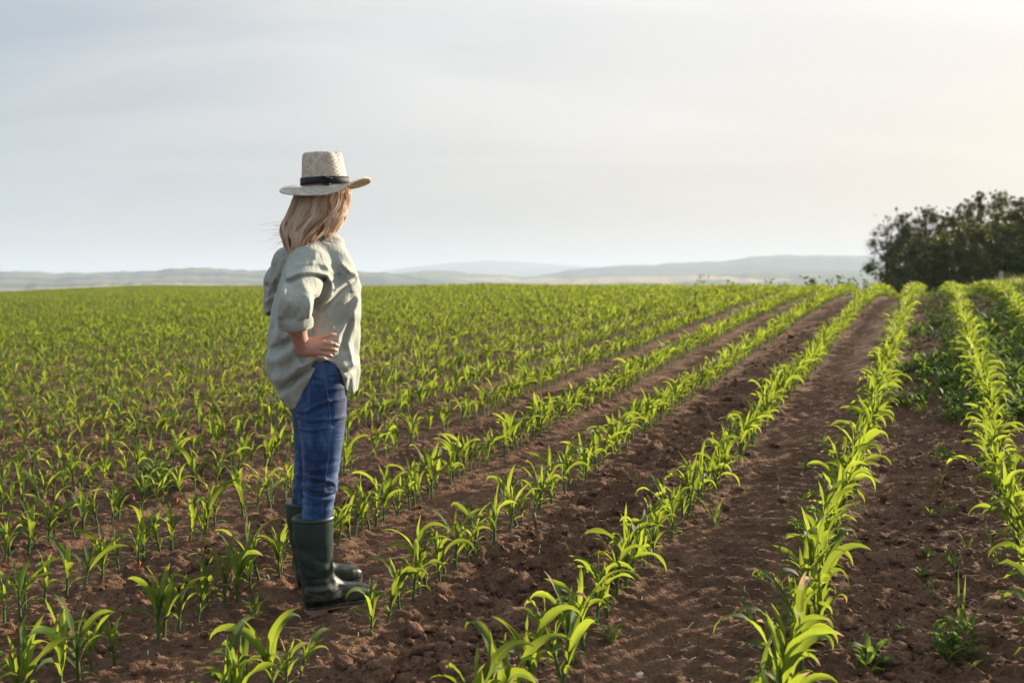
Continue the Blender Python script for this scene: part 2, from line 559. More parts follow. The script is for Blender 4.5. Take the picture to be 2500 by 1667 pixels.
# ------------------------------------------------------------------ leaf and plant materials
def leaf_material(name, dark, light, trans, dry=(.52, .36, .20), tshare=0.5, rough=0.66, veins=True):
    m, t, b = mat(name)
    uv = nn(t, 'ShaderNodeUVMap').outputs[0]
    sp = nn(t, 'ShaderNodeSeparateXYZ'); ln(t, uv, sp.inputs[0])
    u, v = sp.outputs[0], sp.outputs[1]
    oi = nn(t, 'ShaderNodeObjectInfo').outputs['Random']
    at = nn(t, 'ShaderNodeAttribute', attribute_name='tint').outputs['Fac']
    dr = nn(t, 'ShaderNodeAttribute', attribute_name='dry').outputs['Fac']
    rnd = mth(t, 'FRACT', mth(t, 'ADD', at, mth(t, 'MULTIPLY', oi, 3.7)))
    g = nn(t, 'ShaderNodeNewGeometry').outputs['Position']
    base = mixc(t, rnd, dark, light)
    blotch = noise(t, g, 38, 3, 0.6)
    base = mixc(t, mth(t, 'MULTIPLY', blotch, 0.4), base, light)
    tr = mixc(t, rnd, tuple(q * 0.38 for q in trans), trans)
    if veins:
        st = mth(t, 'SINE', mth(t, 'MULTIPLY', u, 110.0))
        st = mth(t, 'MULTIPLY_ADD', st, 0.10, 0.90)
        stc = nn(t, 'ShaderNodeCombineColor'); [ln(t, st, stc.inputs[i]) for i in range(3)]
        base = mixc(t, 1.0, base, stc.outputs[0], 'MULTIPLY')
        tr = mixc(t, 1.0, tr, stc.outputs[0], 'MULTIPLY')
        mid = mth(t, 'LESS_THAN', mth(t, 'ABSOLUTE', mth(t, 'SUBTRACT', u, 0.5)), 0.055)
        midf = mth(t, 'MULTIPLY', mid, 0.7)
        base = mixc(t, midf, base, (.16, .24, .09))
        tr = mixc(t, midf, tr, (.30, .40, .14))
    tr = mixc(t, mth(t, 'MULTIPLY', noise(t, g, 70, 4, .65), .55), tr, tuple(q * .45 for q in trans))
    # withered tips and spots
    dm = mth(t, 'SUBTRACT', mth(t, 'ADD', dr, mth(t, 'MULTIPLY', noise(t, g, 55, 4, .6), 0.5)), 0.72)
    dm = mth(t, 'MULTIPLY', dm, 6.0, clamp=True)
    base = mixc(t, dm, base, dry)
    tr = mixc(t, dm, tr, tuple(q * 0.9 for q in dry))
    ln(t, base, b.inputs['Base Color'])
    b.inputs['Roughness'].default_value = rough
    b.inputs['Specular IOR Level'].default_value = 0.25
    if veins:
        bump(t, b, mth(t, 'SINE', mth(t, 'MULTIPLY', u, 110.0)), 0.15, 0.001)
    tl = nn(t, 'ShaderNodeBsdfTranslucent')
    ln(t, tr, tl.inputs[0])
    mx = nn(t, 'ShaderNodeMixShader', inp={0: tshare})
    ln(t, b.outputs[0], mx.inputs[1]); ln(t, tl.outputs[0], mx.inputs[2])
    out = t.nodes['Material Output']
    ln(t, mx.outputs[0], out.inputs[0])
    return m


M_MAIZE = leaf_material('maize_leaf', (.018, .066, .030), (.055, .125, .030), (.55, .70, .05), tshare=0.50, rough=.62)
M_STEM = leaf_material('maize_stem', (.06, .12, .035), (.10, .16, .05), (.16, .28, .05), tshare=0.2, veins=False)
M_WEED = leaf_material('weed_leaf', (.035, .085, .030), (.07, .13, .035), (.36, .52, .07), tshare=0.42, veins=False)
M_GRASS = leaf_material('grass_blade', (.05, .10, .025), (.12, .16, .05), (.34, .46, .08), tshare=0.45, veins=False)


def leaf_np(L, W, el0, droop, az, base, seg=16, across=4, twist=0.0, curl=0.25, wave=0.0, seed=0, side=0.0, power=1.6, tipdry=0.0, tint=0.0):
    """one blade: returns V, F, uv, tint, dry"""
    r = np.random.default_rng(seed)
    s = np.linspace(0, 1, seg + 1)
    el = el0 - droop * s ** power
    a = az + side * s
    T = np.stack([np.cos(el) * np.cos(a), np.cos(el) * np.sin(a), np.sin(el)], -1)
    C = np.array(base) + np.vstack([[0, 0, 0], np.cumsum((T[1:] + T[:-1]) / 2, 0) * (L / seg)])
    S0 = np.stack([-np.sin(a), np.cos(a), 0 * a], -1)
    N0 = np.cross(T, S0)
    tw = twist * s
    S = np.cos(tw)[:, None] * S0 + np.sin(tw)[:, None] * N0
    N = np.cos(tw)[:, None] * N0 - np.sin(tw)[:, None] * S0
    w = W * ((s + 0.05) ** 0.5) * (1 - s ** 1.7) ** 0.95 * 1.36
    w = np.maximum(w, W * 0.02)
    q = np.linspace(-1, 1, across + 1)
    cup = curl * (1 - 0.55 * s)
    ph = r.uniform(0, 6.28)
    off = np.abs(q)[None] ** 1.3 * w[:, None] * 0.5 * cup[:, None] * 1.6
    wv = wave * w[:, None] * np.sin(s[:, None] * 17 + ph + 1.3 * np.sign(q)[None]) * (np.abs(q)[None] ** 2)
    V = C[:, None] + S[:, None] * (q[None, :, None] * (w[:, None, None] / 2)) - N[:, None] * (-(off + wv))[..., None] * -1
    V = C[:, None] + S[:, None] * (q[None, :, None] * (w[:, None, None] / 2)) + N[:, None] * (off + wv)[..., None]
    uv = np.stack(np.broadcast_arrays((q[None] + 1) / 2, s[:, None]), -1).reshape(-1, 2)
    n = (seg + 1) * (across + 1)
    dry = np.clip((np.repeat(s, across + 1) - (1 - tipdry)) / max(tipdry, 1e-3), 0, 1) * (tipdry > 0) * 1.0 + 0.05
    return V.reshape(-1, 3), grid_faces(seg + 1, across + 1), uv, np.full(n, tint), dry


def maize_spec(seed, H=0.30, arch=1.0, dryness=0):
    """leaf parameters of one young maize plant"""
    r = random.Random(seed)
    sp = []
    sh = H * 0.46
    a0 = r.uniform(0, math.pi)
    n = 7
    for i in range(n):
        f = i / (n - 1)
        az = a0 + (math.pi if i % 2 else 0) + r.gauss(0, 0.55)
        zb = sh * (0.22 + 0.78 * f ** 0.8)
        if i == 0:
            L, W, el, dr = H * .28, .014, R(42), R(95)
        elif i == 1:
            L, W, el, dr = H * .46, .019, R(52), R(105)
        elif i < 5:
            L = H * (0.68 + 0.14 * (i - 2)) * r.uniform(.78, 1.15)
            W = (.030 + .006 * (i - 2)) * r.uniform(.85, 1.15)
            el = R(r.uniform(62, 84)); dr = R(r.uniform(110, 170)) * (arch if arch < 1 else 1)
        elif i == 5:
            L, W, el, dr = H * r.uniform(.62, .82), .038 * r.uniform(.8, 1.15), R(r.uniform(72, 82)), R(r.uniform(30, 95)) * arch
        else:
            L, W, el, dr = H * r.uniform(.50, .66), .026, R(84), R(r.uniform(4, 26))
        W *= H / 0.30
        sp.append(dict(L=L, W=W, el0=el, droop=dr, az=az, base=(0.004 * math.cos(az), 0.004 * math.sin(az), zb), twist=r.uniform(-1.9, 1.9) * (0.4 + .6 * (i > 1)),
                       curl=r.uniform(.15, .5), wave=r.uniform(.05, .22), seed=seed * 17 + i, side=r.uniform(-.6, .6), power=r.uniform(1.5, 2.9), tint=r.random(),
                       tipdry=(r.uniform(.1, .3) if r.random() < .16 else 0) if not (dryness and i in (4, 5)) else .55))
    return sp, sh


def stem_np(sh, k=1.0, seg=8):
    return tube_np([(0, 0, -0.03), (0, 0, 0.0), (0.0015, 0, sh * .4), (0.001, 0.001, sh * .8), (0.0, 0, sh * 1.05)], np.array([.0075, .0075, .0070, .0058, .0035]) * k, seg)


class Proto:
    def __init__(s, seed, H, arch, dryness=0):
        s.H = H
        spec, sh = maize_spec(seed, H, arch, dryness)
        V, F = stem_np(sh, H / .3)
        s.parts = [('stem', mk_mesh('maize_stem', V, F, M_STEM, attrs={'tint': np.full(len(V), .4), 'dry': np.zeros(len(V))}))]
        for q in spec:
            V, f, uv, ti, dr = leaf_np(seg=14, across=4, **q)
            s.parts.append(('leaf', mk_mesh('maize_leaf', V, f, M_MAIZE, uv=uv, attrs={'tint': ti, 'dry': dr})))


def joined_plant(seed, H, arch, seg, across, leaves=range(7), stem_seg=5):
    spec, sh = maize_spec(seed, H, arch)
    Vs, Fs, U, T_, D_ = [], [], [], [], []
    n = 0
    for i in leaves:
        V, f, uv, ti, dr = leaf_np(seg=seg, across=across, **spec[i])
        Vs.append(V); Fs.append(f + n); U.append(uv); T_.append(ti); D_.append(dr); n += len(V)
    P = np.array([(0, 0, -.02), (0, 0, sh * 1.05)])
    a = np.linspace(0, 2 * math.pi, 4)[:3]
    V = np.concatenate([P[0] + .008 * np.stack([np.cos(a), np.sin(a), 0 * a], -1), P[1] + .005 * np.stack([np.cos(a), np.sin(a), 0 * a], -1)])
    Vs.append(V); Fs.append(grid_faces(2, 3, True) + n); U.append(np.full((6, 2), .5)); T_.append(np.full(6, .3)); D_.append(np.zeros(6))
    return np.vstack(Vs), np.vstack(Fs), np.vstack(U), np.concatenate(T_), np.concatenate(D_)


def scatter_mesh(name, protos, pos, rotz, scale, which, matl, tilt=0.0, tint_rand=True):
    """one mesh holding copies of the prototype arrays (V, F, uv, tint, dry) at the given places"""
    Vs, Fs, Us, Ts, Ds = [], [], [], [], []
    n = 0
    tr = rng.random(len(pos))
    tx = rng.normal(0, tilt, len(pos)) if tilt else np.zeros(len(pos)); ty = rng.normal(0, tilt, len(pos)) if tilt else np.zeros(len(pos))
    for k, (V, F, U, T_, D_) in enumerate(protos):
        idx = np.nonzero(which == k)[0]
        if not len(idx): continue
        c, s = np.cos(rotz[idx])[:, None], np.sin(rotz[idx])[:, None]
        sc = scale[idx][:, None]
        x = (V[None, :, 0] * c - V[None, :, 1] * s) * sc; y = (V[None, :, 0] * s + V[None, :, 1] * c) * sc; z = V[None, :, 2] * sc
        x = x + z * tx[idx][:, None]; y = y + z * ty[idx][:, None]
        W = np.stack([x, y, z], -1) + pos[idx][:, None]
        nv = len(V)
        Vs.append(W.reshape(-1, 3))
        Fs.append((F[None] + (np.arange(len(idx)) * nv)[:, None, None] + n).reshape(-1, F.shape[1]))
        Us.append(np.tile(U, (len(idx), 1)))
        Ts.append(((T_[None] + tr[idx][:, None]) % 1.0).ravel()); Ds.append(np.tile(D_, len(idx)))
        n += nv * len(idx)
    return mk_mesh(name, np.vstack(Vs), np.vstack(Fs), matl, uv=np.vstack(Us), attrs={'tint': np.concatenate(Ts), 'dry': np.concatenate(Ds)})


# ------------------------------------------------------------------ where the maize stands
FEET = px_dir(800, 1478)
FEET_T = 3.86
plants = []                        # x, y, row number, height
row_names = {2: 0, 3: 1}
for ri, x0 in enumerate(ROWX):
    y = 1.2
    r = np.random.default_rng(100 + ri)
    while y < 150:
        step = (0.076 if ri in (0, 1, 2, 3) else 0.092 if ri == 4 else 0.070) * r.uniform(0.7, 1.3) * (.72 if y > 8 else 1)
        y += step
        x = x0 + ROW_T * y + r.normal(0, .016) + 0.02 * math.sin(y * 1.7 + ri)
        if abs(x) > 0.6 * (y + 1.0): continue
        if y > 34 and r.random() < np.interp(y, [34, 60], [.35, .66]): continue
        if r.random() < (0.02 if ri < 5 else 0.07): continue
        if y > np.interp(x, [-60, -49, -30, -17, -10, -1, 5, 9, 11, 14], [150, 138, 112, 92, 80, 64, 50, 40, 36, 33]): continue
        hh = 0.275 if ri < 4 else 0.265 if ri == 4 else 0.25 if ri == 5 else 0.25 if ri == 6 else 0.235 if ri < 10 else 0.21
        plants.append((x, y, ri, hh * r.uniform(.74, 1.15)))
plants = np.array(plants)
def photo_xy(x, y, z):
    """photo pixel of a world point"""
    dx, dy, dz = x, y, z - CAM_H
    f_ = dy * math.cos(PITCH) - dz * math.sin(PITCH); w = dy * math.sin(PITCH) + dz * math.cos(PITCH)
    return 1250 + F_PX * dx / f_, 833.5 - F_PX * w / f_


PX, PY = plants[:, 0], plants[:, 1]
PZ = ground_macro(PX, PY) + micro(PX, PY, False)
# keep the ground under the woman clear
FOOT = np.array([-0.76, 3.86])
near_feet = ((PY > 3.12) & (PY < 3.92) & (np.abs(1250 + F_PX * PX / PY - 800) < 92)) | (np.abs(PX - FOOT[0] - 0.05) < 0.24) & (PY > FOOT[1] - 0.10) & (PY < FOOT[1] + 0.50) & (np.abs(rowcoord(PX, PY) + 2.37) < 0.25)
keep = ~near_feet
plants, PX, PY, PZ = plants[keep], PX[keep], PY[keep], PZ[keep]
sxy = np.array([photo_xy(a, b_, c_ + .12) for a, b_, c_ in zip(PX, PY, PZ)])
vis = (sxy[:, 0] > -40) & (sxy[:, 0] < 2540) & (sxy[:, 1] < 1780) & (PY > 1.6)
size = np.where(vis, plants[:, 3] / PY, 0)
order = np.argsort(-size)
plants[(PY > 2.7) & (PY < 3.2) & (np.abs(1250 + F_PX * PX / PY - 790) < 110), 3] *= .72
single = np.zeros(len(plants), bool)
single[order[:300]] = True

protosA = [Proto(300 + i, 0.30, 1.12) for i in range(12)]           # lush, arching (right-hand rows)
protosB = [Proto(400 + i, 0.30, 0.70) for i in range(12)]           # upright (left)
protosD = [Proto(500 + i, 0.30, 1.0, 1) for i in range(3)]          # with a withered leaf

ROW_WORDS = ['third row right of the dense row', 'second row right of the dense row', 'rightmost row in front',
             'dense row towards the wood', 'row left of the tyre prints', "row before the boots",
             "first row behind the boots"]
GROUP = 'young maize plants in rows across the field'
dry_pts = [(690, 1560), (45, 1330), (1330, 1500), (1990, 1600), (2480, 1360), (118, 1085), (880, 1030), (1830, 1610)]
dry_ids = set()
for dp in dry_pts:
    dd = np.where(single, np.hypot(sxy[:, 0] - dp[0], sxy[:, 1] - dp[1]), 1e9)
    dry_ids.add(int(dd.argmin()))
ids = np.nonzero(single)[0]
ids = ids[np.argsort(PY[ids])]
rank = {}
ORD = ['first', 'second', 'third', 'fourth', 'fifth', 'sixth', 'seventh', 'eighth', 'ninth', 'tenth', 'eleventh', 'twelfth', 'thirteenth', 'fourteenth', 'fifteenth', 'sixteenth', 'seventeenth', 'eighteenth', 'nineteenth', 'twentieth']
ORD += ['twenty-' + q for q in ORD[:9]] + ['thirtieth'] + ['thirty-' + q for q in ORD[:9]] + ['fortieth'] + ['forty-' + q for q in ORD[:9]] + ['fiftieth'] + ['fifty-' + q for q in ORD[:9]] + ['sixtieth'] + ['sixty-' + q for q in ORD[:9]]
for cnt, i in enumerate(ids):
    ri = int(plants[i, 2]); r = random.Random(int(i))
    P = (protosD if i in dry_ids else protosA if ri <= 5 else protosB)
    pr = P[r.randrange(len(P))]
    rt = empty('maize_plant', (PX[i], PY[i], PZ[i]), (r.gauss(0, .11), r.gauss(0, .11), r.uniform(0, 6.283)))
    k = plants[i, 3] / 0.30
    rt.scale = (k, k, k)
    look = 'with withered brown leaf' if i in dry_ids else ('arching' if ri <= 5 else 'upright')
    rank[ri] = rank.get(ri, 0) + 1
    nth = ORD[min(rank[ri], len(ORD)) - 1]
    rw = ROW_WORDS[ri] if ri < 7 else f"{ORD[ri - 6]} row behind the boots"
    tag(rt, f"{look} young maize plant, {nth} in the {rw}", 'maize plant', GROUP)
    for nm, me in pr.parts:
        mk_obj(nm, me, rt)

# all the other plants: one mass, in two levels of detail
rest = ~single
def lods(seeds, arch, seg, ac, leaves=range(7)):
    return [joined_plant(sd, .30, arch, seg, ac, leaves) for sd in seeds]
Vp = lods(range(300, 306), 1.12, 6, 2) + lods(range(400, 408), .72, 5, 2, range(1, 7))
Vq = lods(range(320, 325), 1.12, 3, 1, range(1, 7)) + lods(range(420, 428), .75, 3, 1, range(1, 7))
Vr = lods((330, 331), 1.12, 2, 1, (3, 4, 5)) + lods(range(440, 446), .8, 2, 1, (3, 4, 5))
mid = rest & (PY < 9)
far_ = rest & (PY >= 9) & (PY < 26)
vfar = rest & (PY >= 26)
print('lods', mid.sum(), far_.sum(), vfar.sum())
ob = []
for sel, prs, na in ((mid, Vp, 6), (far_, Vq, 5), (vfar, Vr, 2)):
    idx = np.nonzero(sel)[0]
    lush = plants[idx, 2] <= 6
    wh = np.where(lush, rng.integers(0, na, len(idx)), rng.integers(na, len(prs), len(idx)))
    me = scatter_mesh('maize_rows', prs, np.stack([PX[idx], PY[idx], PZ[idx]], -1), rng.uniform(0, 6.28, len(idx)), plants[idx, 3] / .30 * (1.0 + 0.10 * (PY[idx] > 15) + .16 * (PY[idx] > 34)), wh, M_MAIZE, .07)
    ob.append(me)

bm = bmesh.new()
for me in ob: bm.from_mesh(me)
jm = bpy.data.meshes.new('maize_rows'); bm.to_mesh(jm); bm.free(); jm.materials.append(M_MAIZE)
for me in ob: bpy.data.meshes.remove(me)
mr = mk_obj('maize_rows', jm)
tag(mr, 'rows of young green maize plants covering the field up to its crest', 'maize', kind='stuff')
print('plants', len(plants), 'mass tris', len(jm.polygons) * 2)

# ------------------------------------------------------------------ clods



def clod_arrays(seed, sub):
    b_ = bmesh.new(); bmesh.ops.create_icosphere(b_, subdivisions=sub, radius=1.0)
    V = np.array([v.co[:] for v in b_.verts]); F = np.array([[v.index for v in f.verts] for f in b_.faces]); b_.free()
    r = np.random.default_rng(seed)
    for k in range(14):                      # knock flats and dents into it
        dn = r.normal(size=3); dn /= np.linalg.norm(dn); h_ = r.uniform(.55, .92)
        q = V @ dn
        V = V - np.where(q > h_, (q - h_) * .85, 0)[:, None] * dn
    o = r.uniform(0, 50)
    nz = fbm(V[:, 0] * 1.9 + o, V[:, 1] * 1.9 + V[:, 2] * 1.3, 4, seed, .6)
    V = V * (1 + 0.34 * nz)[:, None] * np.array([1, r.uniform(.7, .95), r.uniform(.55, .8)])
    return V, F, np.zeros((len(V), 2)), np.full(len(V), .5), np.zeros(len(V))


def soil_mask(x, y):
    q = rowcoord(x, y)
    g_ = lambda c, w: np.exp(-((q - c) / w) ** 4)
    smooth = .8 * g_(-.77, .24) + .85 * g_(-2.36, .22) + .7 * g_(-3.95, .22) + .75 * np.exp(-(row_dist(x, y) / .07) ** 2)
    rough = g_(-1.58, .33) + .5 * g_(-3.12, .33) + .35 * g_(-.02, .33)
    return np.clip(0.40 + .85 * rough - smooth + 0.25 * perlin(x * 1.1, y * 1.1, 77), 0.03, 1)


def scatter_pts(n, t0, t1, seed, power=1.0):
    r = np.random.default_rng(seed)
    t_ = t0 * (t1 / t0) ** (r.random(n) ** power); x = r.uniform(-.58, .58, n) * (t_ + .6)
    k = r.random(n) < soil_mask(x, t_)
    return x[k], t_[k], r


cs = [clod_arrays(40 + i, 1) for i in range(10)]
cm_ = [clod_arrays(60 + i, 2) for i in range(8)]
parts_ = []
for n_, t0, t1, s0, s1, prs, sd in ((17000, 1.9, 11, .005, .012, cs, 1), (9000, 1.9, 14, .010, .024, cs, 2), (1500, 1.9, 14, .020, .042, cm_, 3)):
    x, y, r = scatter_pts(n_, t0, t1, sd)
    s = r.uniform(s0, s1, len(x)) * r.uniform(.7, 1.3, len(x)) 
    z = ground_macro(x, y) + micro(x, y) + s * .05
    parts_.append(scatter_mesh('c', prs, np.stack([x, y, z], -1), r.uniform(0, 6.28, len(x)), s, r.integers(0, len(prs), len(x)), M_CLOD, 0.3))
bm = bmesh.new()
for me in parts_: bm.from_mesh(me)
jm = bpy.data.meshes.new('soil_clods'); bm.to_mesh(jm); bm.free(); jm.materials.append(M_CLOD)
for me in parts_: bpy.data.meshes.remove(me)
tag(mk_obj('soil_clods', jm), 'brown crumbly soil clods strewn between the maize rows', 'soil clods', kind='stuff')
print('clod tris', len(jm.polygons))

big = [mk_mesh('soil_clod', *clod_arrays(80 + i, 3)[:2], M_CLOD) for i in range(8)]
r = random.Random(5)
spots = [(1035, 1600, .085), (960, 1560, .06), (1100, 1640, .06), (1190, 1545, .045), (1290, 1440, .055), (1180, 1470, .05), (930, 1640, .065), (1080, 1470, .04),
         (1240, 1340, .045), (1500, 1260, .045), (1560, 1240, .04), (1420, 1300, .045), (1640, 1130, .04), (1470, 1190, .035), (2190, 1320, .04), (2170, 1610, .045), (2400, 1560, .06), (2430, 1440, .05), (1340, 1560, .04), (240, 1490, .05), (330, 1470, .04), (300, 1480, .04), (2060, 1390, .04)]
for _ in range(260):
    sx = r.uniform(850, 2100); sy = r.uniform(1050, 1660)
    spots.append((sx, sy, r.uniform(.022, .040) * r.choice((1, 1, 1.35))))


def ground_at(sx, sy):
    dv = px_dir(sx, sy); t_ = 3.0
    for _ in range(40):
        zz = gz(dv[0] * t_, t_)
        t_ += ((CAM_H + dv[2] * t_) - zz) / max(-dv[2] + GB, .02) * .7
    return dv[0] * t_, t_, gz(dv[0] * t_, t_)


for k_spot, (sx, sy, s) in enumerate(spots):
    x, y, z = ground_at(sx, sy)
    if k_spot > 22 and r.random() > float(soil_mask(np.array([x]), np.array([y]))[0]): continue
    o = mk_obj('soil_clod', big[r.randrange(8)], field, (x, y, z + s * .02))
    o.rotation_euler = (r.uniform(-.5, .5), r.uniform(-.5, .5), r.uniform(0, 6.28)); o.scale = (s, s, s * r.uniform(.7, 1))
# ------------------------------------------------------------------ signed-distance modelling
import openvdb


class Field:
    """distance field on a regular grid; shapes are blended in, then meshed"""
    def __init__(s, lo, hi, h):
        s.h = h; s.lo = np.array(lo, float)
        s.n = np.ceil((np.array(hi) - s.lo) / h).astype(int) + 1
        s.ax = [s.lo[i] + h * np.arange(s.n[i]) for i in range(3)]
        s.D = np.full(s.n, 0.06, np.float32)

    def sub(s, lo, hi):
        i0 = np.clip(np.floor((np.array(lo) - s.lo) / s.h).astype(int), 0, s.n); i1 = np.clip(np.ceil((np.array(hi) - s.lo) / s.h).astype(int) + 1, 0, s.n)
        sl = tuple(slice(a, b_) for a, b_ in zip(i0, i1))
        x, y, z = [s.ax[i][sl[i]].astype(np.float32) for i in range(3)]
        return sl, x[:, None, None], y[None, :, None], z[None, None, :]

    def union(s, f, lo, hi, k=0.01):
        pad = 0.05
        sl, x, y, z = s.sub(np.array(lo) - pad, np.array(hi) + pad)
        d_ = f(x, y, z).astype(np.float32); a = s.D[sl]
        if k > 0:
            hh = np.clip(k - np.abs(a - d_), 0, None) / k
            s.D[sl] = np.minimum(a, d_) - hh * hh * k * 0.25
        else:
            s.D[sl] = np.minimum(a, d_)

    def cap(s, pts, rads, k=0.012, flat=None):
        """chain of round cones"""
        for (p, r1), (q, r2) in zip(list(zip(pts, rads))[:-1], list(zip(pts, rads))[1:]):
            p = np.array(p, float); q = np.array(q, float); v = q - p; L2 = float(v @ v) + 1e-12
            R_ = max(r1, r2)
            def f(x, y, z):
                t_ = np.clip(((x - p[0]) * v[0] + (y - p[1]) * v[1] + (z - p[2]) * v[2]) / L2, 0, 1)
                dx = x - p[0] - t_ * v[0]; dy = y - p[1] - t_ * v[1]; dz = z - p[2] - t_ * v[2]
                return np.sqrt(dx * dx + dy * dy + dz * dz) - (r1 + (r2 - r1) * t_)
            s.union(f, np.minimum(p, q) - R_, np.maximum(p, q) + R_, k)

    def ell(s, c, r, rot=0.0, k=0.012):
        c = np.array(c, float); ca, sa = math.cos(rot), math.sin(rot)
        def f(x, y, z):
            X_ = (x - c[0]) * ca + (y - c[1]) * sa; Y_ = -(x - c[0]) * sa + (y - c[1]) * ca; Z_ = z - c[2]
            q = np.sqrt((X_ / r[0]) ** 2 + (Y_ / r[1]) ** 2 + (Z_ / r[2]) ** 2)
            g_ = np.sqrt((X_ / r[0] ** 2) ** 2 + (Y_ / r[1] ** 2) ** 2 + (Z_ / r[2] ** 2) ** 2) + 1e-6
            return q * (q - 1) / g_
        m_ = max(r); s.union(f, c - m_, c + m_, k)

    def loft(s, tab, rot=0.0, k=0.015, p=2.0, disp=None):
        """tab rows: z, cx, cy, rx, ry (horizontal sections)"""
        T_ = np.array(sorted(tab)); z0, z1 = T_[0, 0], T_[-1, 0]; ca, sa = math.cos(rot), math.sin(rot)
        R_ = T_[:, 3:5].max()
        def f(x, y, z):
            cx, cy, rx, ry = [np.interp(z, T_[:, 0], T_[:, i]).astype(np.float32) for i in (1, 2, 3, 4)]
            X_ = ((x - cx) * ca + (y - cy) * sa) / rx; Y_ = (-(x - cx) * sa + (y - cy) * ca) / ry
            q = (np.abs(X_) ** p + np.abs(Y_) ** p) ** (1 / p)
            d_ = (q - 1) * np.minimum(rx, ry)
            if disp is not None: d_ = d_ - disp(x, y, z)
            ez = np.maximum(z0 - z, z - z1)
            return np.where(ez > 0, np.sqrt(np.maximum(d_, 0) ** 2 + ez ** 2), d_) if k > 0 else np.maximum(d_, ez)
        s.union(f, (T_[:, 1].min() - R_, T_[:, 2].min() - R_, z0), (T_[:, 1].max() + R_, T_[:, 2].max() + R_, z1), k)

    def mesh(s, name, mat_, parent=None, smooth_it=1, clean=True, thin=.28):
        D = s.D
        for _ in range(smooth_it):
            for ax in range(3):
                D = (np.roll(D, 1, ax) + 2 * D + np.roll(D, -1, ax)) * 0.25
        g_ = openvdb.FloatGrid(); g_.background = 0.06
        g_.copyFromArray(np.ascontiguousarray(D))
        P, T_, Q = g_.convertToPolygons(isovalue=0.0)
        P = np.asarray(P) * s.h + s.lo
        F = [q for q in (np.asarray(T_, np.int32)[:, ::-1], np.asarray(Q, np.int32)[:, ::-1]) if len(q)]
        me = mk_mesh(name, P, F, mat_)
        if clean:
            bmm = bmesh.new(); bmm.from_mesh(me); seen = set(); best = []
            bmm.verts.ensure_lookup_table()
            for v in bmm.verts:
                if v.index in seen: continue
                st = [v]; seen.add(v.index); comp = []
                while st:
                    a = st.pop(); comp.append(a)
                    for e_ in a.link_edges:
                        o_ = e_.other_vert(a)
                        if o_.index not in seen: seen.add(o_.index); st.append(o_)
                if len(comp) > len(best): best, comp = comp, best
            keep_ = {v.index for v in best}
            bmesh.ops.delete(bmm, geom=[v for v in bmm.verts if v.index not in keep_], context='VERTS')
            bmesh.ops.recalc_face_normals(bmm, faces=bmm.faces)
            bmm.to_mesh(me); bmm.free()
        o_ = mk_obj(name, me, parent)
        if thin < 1:                       # fewer faces where the surface is flat
            md = o_.modifiers.new('thin', 'DECIMATE'); md.ratio = thin
            dg = bpy.context.evaluated_depsgraph_get(); m2 = bpy.data.meshes.new_from_object(o_.evaluated_get(dg))
            o_.modifiers.clear(); o_.data = m2; bpy.data.meshes.remove(me); m2.name = name; me = m2
        me.polygons.foreach_set('use_smooth', np.ones(len(me.polygons), bool))
        return o_


# ------------------------------------------------------------------ the woman
ox, oy, oz = ground_at(778, 1497)
oz += 0.009
BEAR = math.atan2(ox, oy)
O3 = np.array([ox, oy, oz])
XA = np.array([math.cos(BEAR), -math.sin(BEAR), 0]); YA = np.array([math.sin(BEAR), math.cos(BEAR), 0])
person = empty('person', O3, (0, 0, -BEAR))
tag(person, 'woman in straw hat, sage shirt, blue jeans and green rubber boots, hands on hips', 'person')


def L(sx, sy, d=0.0):
    """local point of the woman's frame (right, away, up) seen at a photo pixel, d metres behind her heel plane"""
    dv = px_dir(sx, sy)
    a = CAM - O3
    t_ = (d - a @ YA) / (dv @ YA)
    p = a + dv * t_
    return np.array([p @ XA, p @ YA, p[2]])


def span(sy, sl, sr, d, ry, rot=0.0):
    """section through photo row sy between columns sl and sr: z, cx, cy, rx, ry"""
    a, b_ = L(sl, sy, d), L(sr, sy, d)
    hx = (b_[0] - a[0]) / 2
    if rot:
        rx = math.sqrt(max(hx * hx - (ry * math.sin(rot)) ** 2, (0.35 * hx) ** 2)) / math.cos(rot)
    else: rx = hx
    return (a[2], (a[0] + b_[0]) / 2, d, rx, ry)


def c1(x, y): return 600 + x / 4.3556, 340 + y / 4.3556
def c2(x, y): return 600 + x / 3.7333, 620 + y / 3.7333
def c3(x, y): return 640 + x / 3.92, 860 + y / 3.92
def c4(x, y): return 640 + x / 4.6125, 1200 + y / 4.6125
def hd(x, y): return 690 + x / 13.835, 800 + y / 13.835


FACE = R(28)

# materials of the figure
m_skin, t, b = mat('skin')
g = nn(t, 'ShaderNodeTexCoord').outputs['Object']
c = mixc(t, noise(t, g, 45, 4), (.52, .29, .215), (.64, .39, .31))
c = mixc(t, mth(t, 'MULTIPLY', noise(t, g, 120, 3), 0.5), c, (.48, .22, .17))
ln(t, c, b.inputs['Base Color']); b.inputs['Roughness'].default_value = .5
b.inputs['Subsurface Weight'].default_value = 0.12; b.inputs['Subsurface Radius'].default_value = (.02, .008, .004); b.inputs['Subsurface Scale'].default_value = 0.4
bump(t, b, mth(t, 'ADD', noise(t, g, 220, 4), mth(t, 'MULTIPLY', noise(t, mapping(t, g, (160, 160, 60)), 1.0, 3), 1.2)), .8, .002)


